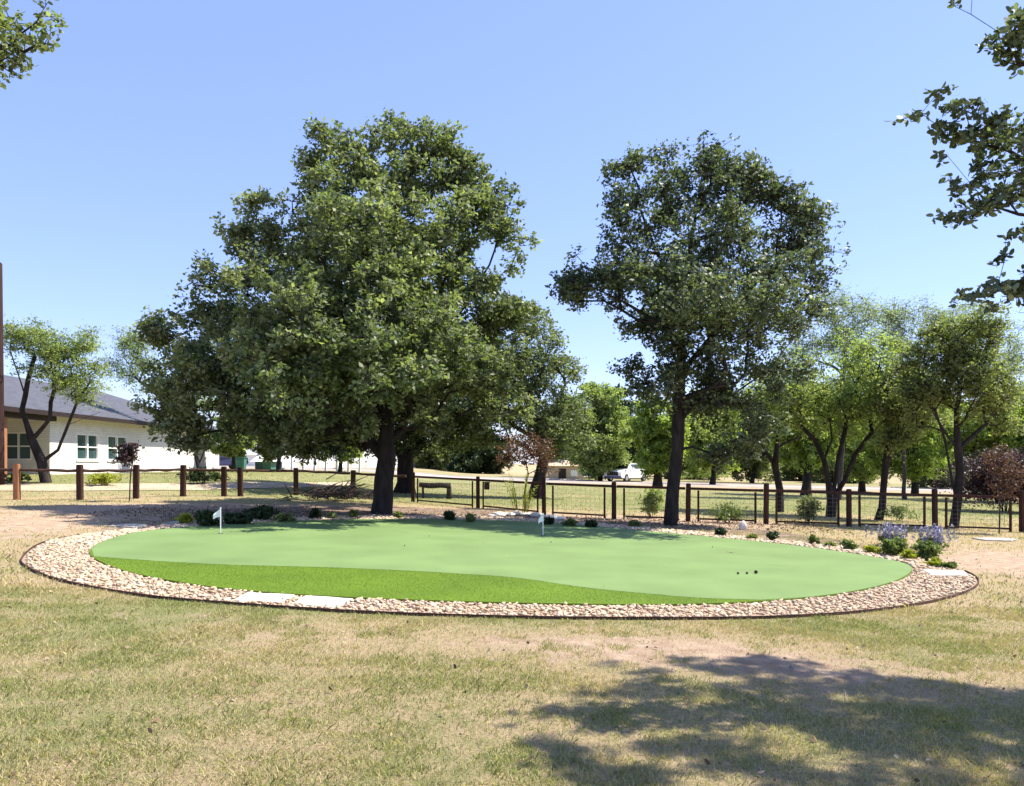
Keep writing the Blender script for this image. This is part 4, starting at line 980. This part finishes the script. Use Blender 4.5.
mass = np.stack([q_[:, 0]+zz*cot*math.cos(R(AZ)), q_[:, 1]+zz*cot*math.sin(R(AZ)), zz+g(q_[:, 0], q_[:, 1])], 1)-np.array(B)  # unseen crown shaped to cast that shadow, set back along the sun
tree('oak_tree', B, 'near oak whose leafy branches hang in from the right edge of the photo', None, [[(0, 0, 0), (-.1, 0, 1.6), (-.3, .1, 3), (-.5, 0, 4.5), (-.4, 0, 5.8)], [(-.3, .1, 3), (-2, -.3, 3.4), (-4.2, -.9, 3.5), (-5.4, -1.0, 3.6)], [(-2, -.3, 3.4), (-4.0, -1, 2.95), (-5.4, -1.0, 2.9)], [(-.4, 0, 4), (-2, -.6, 4.4), (-4.8, -1, 4.6)], [(-.5, 0, 4.5), (-2.2, -.3, 5.9), (-4.6, -.8, 6.3)]],
     'oakdark', n=0, mass=mass, spread=.155, nl=(5, 9), L=.058, r=.2, rt=.0017, seed=91, gap=.42, extra=ex, oval=True, step=.35, twig_r=.0022, gs=1.7, lift=.04)
D = 6.0; B = Vector((-8.2, 5.2, gz(-8.2, 5.2))); ex = []
for q in [(4, 22, 10), (15, 20, 8), (20, 35, 8), (32, 30, 7), (44, 16, 6), (50, 13, 4), (45, 32, 4), (12, 48, 9), (25, 42, 6), (5, 62, 8), (15, 68, 7), (24, 74, 5), (38, 44, 5), (-10, 30, 18), (-12, 60, 14), (2, 2, 4), (22, 57, 3)]:
    for _ in range(max(2, int(q[2]**2/13))):
        t = rgE.uniform(0, 6.28); rr = q[2]*math.sqrt(rgE.uniform())
        ex.append(((q[0]+rr*math.cos(t)-CX)*D/F-B.x, D+rgE.uniform(-.2, .2)-B.y, EYE+(HY-(q[1]+rr*math.sin(t)))*D/F-B.z))
tree('elm_tree', B, 'near tree whose small leafy branch tip shows in the top left corner', [(-1, 0, 5, 1.8, 1.8, 1.5), (1.5, -.5, 5.6, 1.3, 1.3, .8), (-2, -1.5, 4.6, 1.5, 1.5, 1.2)], [[(0, 0, 0), (.1, 0, 1.6), (.2, .1, 3), (.1, 0, 4.5)], [(.2, .1, 2.6), (2, .5, 3), (3.6, .8, 3.1)]],
     'olive', n=260, spread=.17, nl=(5, 9), L=.048, r=.17, rt=.0035, seed=92, gap=.3, extra=np.array(ex), oval=True, step=.35, twig_r=.002, lift=.04)

# ================================================================ SHRUBS
def shrub(px, py, w, h, mat, label, seed, L=.05, n=26, nl=(5, 8), group=None, name='shrub', cat='shrub', stems=5, up=.4, flowers=None):
    B = gp(px, py); s = B.y/F; W = w*s; H = h*s; rg = np.random.default_rng(seed)
    e = empty(name, B, label, cat, group)
    pts = np.stack([rg.normal(0, .33, n)*W*.55, rg.normal(0, .33, n)*W*.5, H*(.25+.65*rg.uniform(size=n))], 1)
    pts[:, 2] = pts[:, 2]*np.clip(1.15-(np.abs(pts[:, 0])/(W*.55))**2*.6, .3, 1)
    me, tips, _ = crown_mesh('foliage', pts, min(W, H)*.26, nl, L, rg, upright=up)
    link('foliage', me, M[mat], e)
    bm = bmesh.new()
    for p in pts[:max(stems, 3)]:
        tube_bm(bm, [(p[0]*.15, p[1]*.15, -.03), (p[0]*.5, p[1]*.5, p[2]*.5), (p[0], p[1], p[2])], [.012*max(1, H), .008, .003], 5)
    link('stem', bm_mesh('stem', bm), M['bark'], e)
    if flowers:
        nf, fh = flowers
        for k in range(nf):
            x, y = rg.normal(0, .3)*W, rg.normal(0, .25)*W; z0 = H*.7; hh = fh*s*rg.uniform(.6, 1.15); P = []; dx = rg.normal(0, .12)*hh
            for q in range(26): tt = rg.uniform(); P.append((x+dx*tt+rg.normal(0, .014), y+rg.normal(0, .014), z0+hh*tt))
            V_, F_ = leaf_geo(np.array(P), .06, rg, upright=1); sp_ = mesh_np('flower_spike', V_, F_, rg.uniform(size=len(P))); link('flower_spike', sp_, M['purple'], e)
    return e
bed = 'small plants in the bed behind the green'
S = [(208, 527, 22, 15, 'darkg', 'dark green shrub touching the left golf flag on its left side'), (236, 525, 26, 11, 'darkg', 'low dark green shrub just right of the left golf flag'), (262, 521, 28, 14, 'darkg', 'wide dark green shrub, second right of the left golf flag'),
     (284, 522.5, 20, 8, 'olive', 'low olive tuft, third plant right of the left golf flag'), (315, 520, 9, 11, 'darkg', 'upright dark tuft between the left golf flag and the big trunk'), (332, 519.5, 8, 6, 'olive', 'tiny round tuft left of the big oak trunk, farther from it'), (353.5, 519, 6, 8, 'olive', 'thin upright tuft left of the big oak trunk, nearer to it'),
     (398, 519, 7, 6, 'olive', 'tiny brownish tuft right beside the foot of the big oak trunk'), (449, 521, 10, 9, 'darkg', 'small blue green bush below the log bench'), (471, 523, 8, 8, 'olive', 'small tuft left of the curved stone border'), (549, 525.5, 11, 7, 'darkg', 'dark round tuft right beside the back golf flag'),
     (570, 527, 14, 7, 'olive', 'brownish low tuft, next plant right of the back golf flag'), (590, 528, 10, 7, 'darkg', 'dark small tuft below a fence post right of the back golf flag'), (635, 528, 12, 7, 'olive', 'dull low tuft left of the second oak trunk'),
     (719, 537, 10, 8, 'darkg', 'dark green tuft left of the white pointed rock'), (773, 541.5, 11, 9, 'darkg', 'dark round tuft right of the white pointed rock'), (752, 540, 9, 4, 'olive', 'flat olive tuft between two dark tufts behind the green'), (814, 545.5, 9, 10, 'bedgreen', 'green tuft between the dark round tuft and the yellow green one'),
     (850, 551, 13, 11, 'bedgreen', 'yellow green tuft left of the low yellow plant'), (829, 548, 9, 5, 'olive', 'faint brownish tuft at the right rear gravel'), (184, 525, 12, 10, 'yellow', 'yellow green tuft by the grey flagstones'),
     (872, 554.5, 17, 8, 'yellow', 'low bright yellow plant, leftmost of the yellow plants at right'), (894, 557, 24, 17, 'bedgreen', 'large round green bush, left one of the pair at the right end'), (910, 560.5, 16, 10, 'yellow', 'bright yellow plant between the two large green bushes'),
     (927, 561, 24, 18, 'bedgreen', 'large round green bush, right one of the pair at the right end'), (936, 567, 17, 8, 'yellow', 'low yellow plant in front of the right green bush'), (949, 569, 14, 5, 'bedgreen', 'flat green sprig beside the right end stone slab')]
for i, (a, b, w, h, m, lb) in enumerate(S):
    big = w*h > 250
    shrub(a, b, w, h, m, lb, 200+i, L=.06 if b > 540 else .075, n=60 if big else 22, nl=(6, 9) if big else (5, 8), group=bed, name='shrub' if w > 15 else 'tuft', cat='plant')
shrub(892, 546, 30, 10, 'bedgreen', 'purple flowered bush behind the left large green bush', 240, L=.06, n=50, name='flowering_bush', cat='shrub', flowers=(24, 15), group='purple flowered bushes')
shrub(930, 549, 30, 11, 'bedgreen', 'purple flowered bush behind the right large green bush', 241, L=.06, n=50, name='flowering_bush', cat='shrub', flowers=(28, 15), group='purple flowered bushes')
shrub(652, 518, 22, 30, 'light', 'light green bushy shrub just left of the second oak trunk', 242, L=.09, n=50, cat='shrub')
shrub(728, 523, 44, 20, 'bedgreen', 'wide wispy green bush at the fence right of the second oak trunk', 243, L=.07, n=60, nl=(4, 6), cat='shrub')
shrub(808, 524, 22, 28, 'olive', 'upright green shrub in front of the fence below the multi trunk tree', 244, L=.08, n=60, cat='shrub')
shrub(897, 521, 34, 16, 'bedgreen', 'wispy low green shrub behind the purple flowers', 245, L=.07, n=40, nl=(4, 6), cat='shrub')
shrub(104, 486, 34, 12, 'yellow', 'rounded yellow green bush against the house wall', 246, L=.09, n=60, cat='shrub')
shrub(200, 484, 36, 16, 'darkg', 'dark bush round the foot of the two stemmed tree', 247, L=.1, n=70, cat='shrub')
shrub(215, 481, 24, 8, 'olive', 'low green bush next to the dark bush at the end of the house', 248, L=.1, n=30, cat='shrub')
shrub(18, 482, 26, 8, 'olive', 'low hedge plant in front of the house porch', 250, L=.1, n=30, cat='shrub')
shrub(708, 481, 44, 14, 'light', 'light green bush on the far side of the road', 251, L=.2, n=70, cat='shrub')
shrub(760, 479, 60, 13, 'olive', 'long dull green bush on the far side of the road', 252, L=.2, n=80, cat='shrub')
shrub(935, 489, 80, 30, 'darkg', 'dark green thicket behind the trunks beyond the right fence', 253, L=.16, n=190, nl=(6, 10), cat='shrub')
shrub(870, 480, 70, 20, 'olive', 'hedge like bush between the slim trunk and multi trunk tree', 254, L=.16, n=130, nl=(6, 10), cat='shrub')
shrub(1005, 512, 100, 60, 'maroon', 'dark maroon thicket at the right edge beyond the fence', 255, L=.12, n=330, nl=(7, 12), cat='shrub')
for i, (a, w_, m_k, lb) in enumerate([(670, 90, 'light', 'light green far thicket behind the short stemmed leafy tree'), (745, 100, 'bright', 'bright green far thicket behind the long low limbs'), (830, 100, 'light', 'light green far thicket behind the multi trunk tree'),
                                 (915, 100, 'bright', 'bright green far thicket behind the slim leaning trunk'), (1000, 100, 'light', 'light green far thicket behind the maroon thicket'), (570, 60, 'light', 'far thicket behind the tan shed')]):
    shrub(a, 477, w_, 40, m_k, lb, 300+i, L=.3, n=150, nl=(7, 10), cat='shrub', name='thicket', group='thickets beyond the road')
# young trees
def sapling(px, py, blobs, mat, label, seed, r=.022, n=60, L=.07, nl=(4, 6), spread=.22, gap=.5, **k):
    B = gp(px, py); D = B.y
    tp = min(blobs, key=lambda q: q[1])
    return tree('young_tree', B, label, pxblobs(B, D, blobs, np.random.default_rng(seed), yj=.2), [pxstem(B, D, [(px, py), (px+1, (py*2+tp[1])/3), (tp[0], tp[1]+4)])], mat, n=n, spread=spread, nl=nl, L=L, r=r, rt=.005, seed=seed, gap=gap, step=.4, flare=1.1, **k)
sapling(129, 502, [(126, 450, 7), (133, 446, 6), (130, 458, 8), (122, 458, 5), (135, 462, 4)], 'maroon', 'small dark leaved young tree before the right house window', 261, n=60, spread=.22, L=.1)
sapling(525, 510, [(515, 448, 18), (535, 450, 18), (525, 430, 12), (505, 462, 10), (545, 465, 9), (522, 470, 10)], 'red', 'reddish brown leaved young tree behind the yellow stemmed plant', 262, n=120, spread=.34, L=.09)
sapling(999, 534, [(995, 465, 14), (1010, 475, 12), (985, 478, 10), (1000, 455, 10), (1003, 490, 12), (990, 495, 6)], 'red', 'reddish young tree with a thin pale stem at the right fence', 263, n=90, spread=.26, L=.07, bark='barkl')
# yellow stemmed plant
B = gp(521, 515); e = empty('bamboo_clump', B, 'tall clump of yellow green upright stems in front of the fence', 'plant'); rg = random.Random(5); bm = bmesh.new(); P = []
for k in range(16):
    x0, y0 = rg.uniform(-.2, .2), rg.uniform(-.12, .12); x1, y1 = x0*2.6+rg.uniform(-.1, .1), y0*2; h = rg.uniform(.7, 1.35)
    tube_bm(bm, [(x0, y0, -.02), ((x0+x1)/2*.8, y0, h*.5), (x1, y1, h)], [.012, .01, .005], 5)
    for q in range(16): t = rg.uniform(.25, 1); P.append((x0+(x1-x0)*t, y0+(y1-y0)*t, h*t))
link('stem', bm_mesh('stem', bm), M['yellow'], e); r2 = np.random.default_rng(5); V_, F_ = leaf_geo(np.array(P), .11, r2, upright=.5, wr=.25); link('foliage', mesh_np('foliage', V_, F_, r2.uniform(size=len(P))), M['yellow'], e)

# ================================================================ GRASS
def blades(P, h, w, seed):
    rg = np.random.default_rng(seed); n = len(P); a = rg.uniform(0, 6.28, n); z = g(P[:, 0], P[:, 1])
    hh = h*rg.lognormal(-.15, .28, n); ww = w*rg.uniform(.7, 1.3, n); ln = rg.uniform(.1, 1.3, n)*hh; la = rg.uniform(0, 6.28, n)
    b = np.stack([P[:, 0], P[:, 1], z-.004], 1); s = np.stack([np.cos(a)*ww/2, np.sin(a)*ww/2, 0*a], 1)
    d = np.stack([np.cos(la)*ln, np.sin(la)*ln, hh], 1); md = np.stack([np.cos(la)*ln*.35, np.sin(la)*ln*.35, hh*.6], 1)
    V = np.stack([b-s, b+s, b+md+s*.8, b+d, b+md-s*.8], 1).reshape(-1, 3)
    return V, np.arange(n*5).reshape(n, 5)
def grass_area(n, y0, y1, pw, rg):
    y = (y0**pw+(y1**pw-y0**pw)*rg.uniform(size=n))**(1/pw); x = rg.uniform(-.70, .70, n)*y
    P = np.stack([x, y], 1)
    clump = fbm(x*3.2, y*3.2, 3); fine = vnoise(x*11, y*11, 8)
    d, l = masks(x, y)
    keep = (rg.uniform(size=n) < np.clip((clump-.36)*2.9+fine*.6-.2-np.clip(d-.15, 0, 1)*1.3, .24*np.clip(1.15-d*1.6, 0, 1)+.01, 1))
    P = P[keep]; l = l[keep]; cl = clump[keep]
    P_in = inside(P, cen+(O2-cen)*1.004); P = P[~P_in]; l = l[~P_in]; cl = cl[~P_in]
    col_ = np.clip(l*1.0+(fbm(P[:, 0]*1.4, P[:, 1]*1.4, 21)-.5)*1.7+rg.normal(0, .27, len(P))+.14, 0, 1)
    return P, col_
rg = np.random.default_rng(77)
P1, c1 = grass_area(400000, 3.4, 9.5, 1.6, rg); P2, c2 = grass_area(150000, 9.0, 26, 1.4, rg)
V1, F1 = blades(P1, .029, .005, 1); V2, F2 = blades(P2, .045, .014, 2)
m_ = leafmat('grass_blade', (.58, .45, .275), (.46, .41, .215), (.29, .31, .115), rough=.7, trans=.3, spec=.2)
m_.node_tree.nodes['Color Ramp'].color_ramp.elements[1].position = .55
me = mesh_np('grass', np.concatenate([V1, V2]), np.concatenate([F1, F2+len(V1)]), np.concatenate([c1, c2]))
tag(link('grass', me, m_), 'dry straw coloured and green lawn grass round the putting green', 'grass', kind='stuff')
P3, c3 = grass_area(120000, 25, 60, 1.3, rg); V3, F3 = blades(P3, .05, .022, 3)
tag(link('grass', mesh_np('grass', V3, F3, np.clip(c3-.12, 0, 1)), m_), 'olive green lawn grass on the far side of the fence', 'grass', kind='stuff')
FP = np.concatenate([bcurve, G2[9*8+2:1:-1]])
q_ = np.stack([rg.uniform(-7, 4, 260000), rg.uniform(8.4, 14, 260000)], 1)
q_ = q_[inside(q_, G2) & ~inside(q_, top2)]
Vf, Ff = blades(q_, .011, .0045, 5); Vf[:, 2] += .030
tag(link('turf_blades', mesh_np('turf_blades', Vf, Ff, rg.uniform(size=len(q_))), leafmat('turf_blade', (.11, .18, .008), (.145, .225, .010), (.18, .26, .014), rough=.6, trans=.3)), 'taller bright green turf blades of the front fringe of the green', 'turf', kind='stuff')
q_ = np.stack([rg.uniform(-9, 9, 2000), rg.uniform(3.3, 20, 2000)], 1); q_ = q_[rg.uniform(size=len(q_)) < np.where(inside(q_, G2), .03, .8)]
zz = g(q_[:, 0], q_[:, 1])+np.where(inside(q_, G2), .036, np.where(inside(q_, O2), .05, .02))
Vf, Ff = leaf_geo(np.stack([q_[:, 0], q_[:, 1], zz], 1), .036, rg, True); Vf[:, 2] = np.maximum(Vf[:, 2], g(Vf[:, 0], Vf[:, 1])+.002)
tag(link('fallen_leaves', mesh_np('fallen_leaves', Vf, Ff, rg.uniform(size=len(q_))), attrmat('fallen_leaf', [(0, (.10, .06, .035)), (.5, (.24, .16, .09)), (1, (.45, .36, .22))])), 'scattered brown fallen oak leaves on the lawn', 'fallen leaves', kind='stuff')
# mulch and leaf litter along the bed
n = 9000; x = rg.uniform(-11, 9, n); y = 22.2+rg.normal(0, 1.3, n)+.04*x
P = np.stack([x, y], 1); P = P[~inside(P, O2)]; P = P[P[:, 1] < 26]
Cc = np.stack([P[:, 0], P[:, 1], g(P[:, 0], P[:, 1])+.012], 1); Vv, Fv = leaf_geo(Cc, .07, rg); 
tag(link('leaf_litter', mesh_np('leaf_litter', Vv, Fv, rg.uniform(size=len(P))), attrmat('litter', [(0, (.09, .055, .035)), (.5, (.22, .14, .09)), (1, (.42, .33, .24))])), 'brown leaf litter and bark mulch in the bed behind the green', 'leaf litter', kind='stuff')

# ================================================================ LIGHT, SKY, CAMERA
sv = Vector((math.cos(R(EL))*math.cos(R(AZ)), math.cos(R(EL))*math.sin(R(AZ)), math.sin(R(EL))))
sd = bpy.data.lights.new('sun', 'SUN'); sd.energy = 5.0; sd.angle = R(.53); sd.color = (1, .94, .83)
so = bpy.data.objects.new('sun', sd); col.objects.link(so); so.rotation_euler = (-sv).to_track_quat('-Z', 'Y').to_euler(); so.location = (20, -5, 30)
w = bpy.data.worlds.new('World'); scn.world = w; w.use_nodes = True; t = w.node_tree; t.nodes.clear()
sk = N(t, 'ShaderNodeTexSky', sky_type='NISHITA'); sk.sun_disc = False; sk.sun_elevation = R(EL); sk.sun_rotation = math.atan2(sv.x, sv.y)
sk.air_density = 1.0; sk.dust_density = .25; sk.ozone_density = 1.6; sk.altitude = 100
bgn = N(t, 'ShaderNodeBackground'); bgn.inputs[1].default_value = .132; ow = N(t, 'ShaderNodeOutputWorld'); tm = N(t, 'ShaderNodeMix', data_type='RGBA', blend_type='MULTIPLY'); tm.inputs[0].default_value = 1; tm.inputs[7].default_value = (.95, .90, 1.2, 1); t.links.new(sk.outputs[0], tm.inputs[6]); tf = N(t, 'ShaderNodeMix', data_type='RGBA'); tf.inputs[0].default_value = .42; tf.inputs[7].default_value = (1.5, 2.12, 3.7, 1); t.links.new(tm.outputs[2], tf.inputs[6]); t.links.new(tf.outputs[2], bgn.inputs[0]); t.links.new(bgn.outputs[0], ow.inputs[0])
cd = bpy.data.cameras.new('camera'); cd.sensor_width = 36; cd.lens = F/1024*36; cd.shift_y = (HY-393)/1024; cd.clip_start = .1; cd.clip_end = 4000
co = bpy.data.objects.new('camera', cd); col.objects.link(co); co.location = (0, 0, EYE); co.rotation_euler = (R(90), 0, 0); scn.camera = co
scn.view_settings.view_transform = 'Standard'; scn.view_settings.look = 'None'; scn.view_settings.exposure = 1.05; scn.view_settings.gamma = 1
scn.render.engine = 'CYCLES'; scn.cycles.max_bounces = 6; scn.cycles.diffuse_bounces = 3; scn.cycles.transmission_bounces = 4; scn.cycles.glossy_bounces = 2
scn.cycles.use_denoising = True
print('faces', sum(len(o.data.polygons) for o in scn.objects if o.type == 'MESH'))
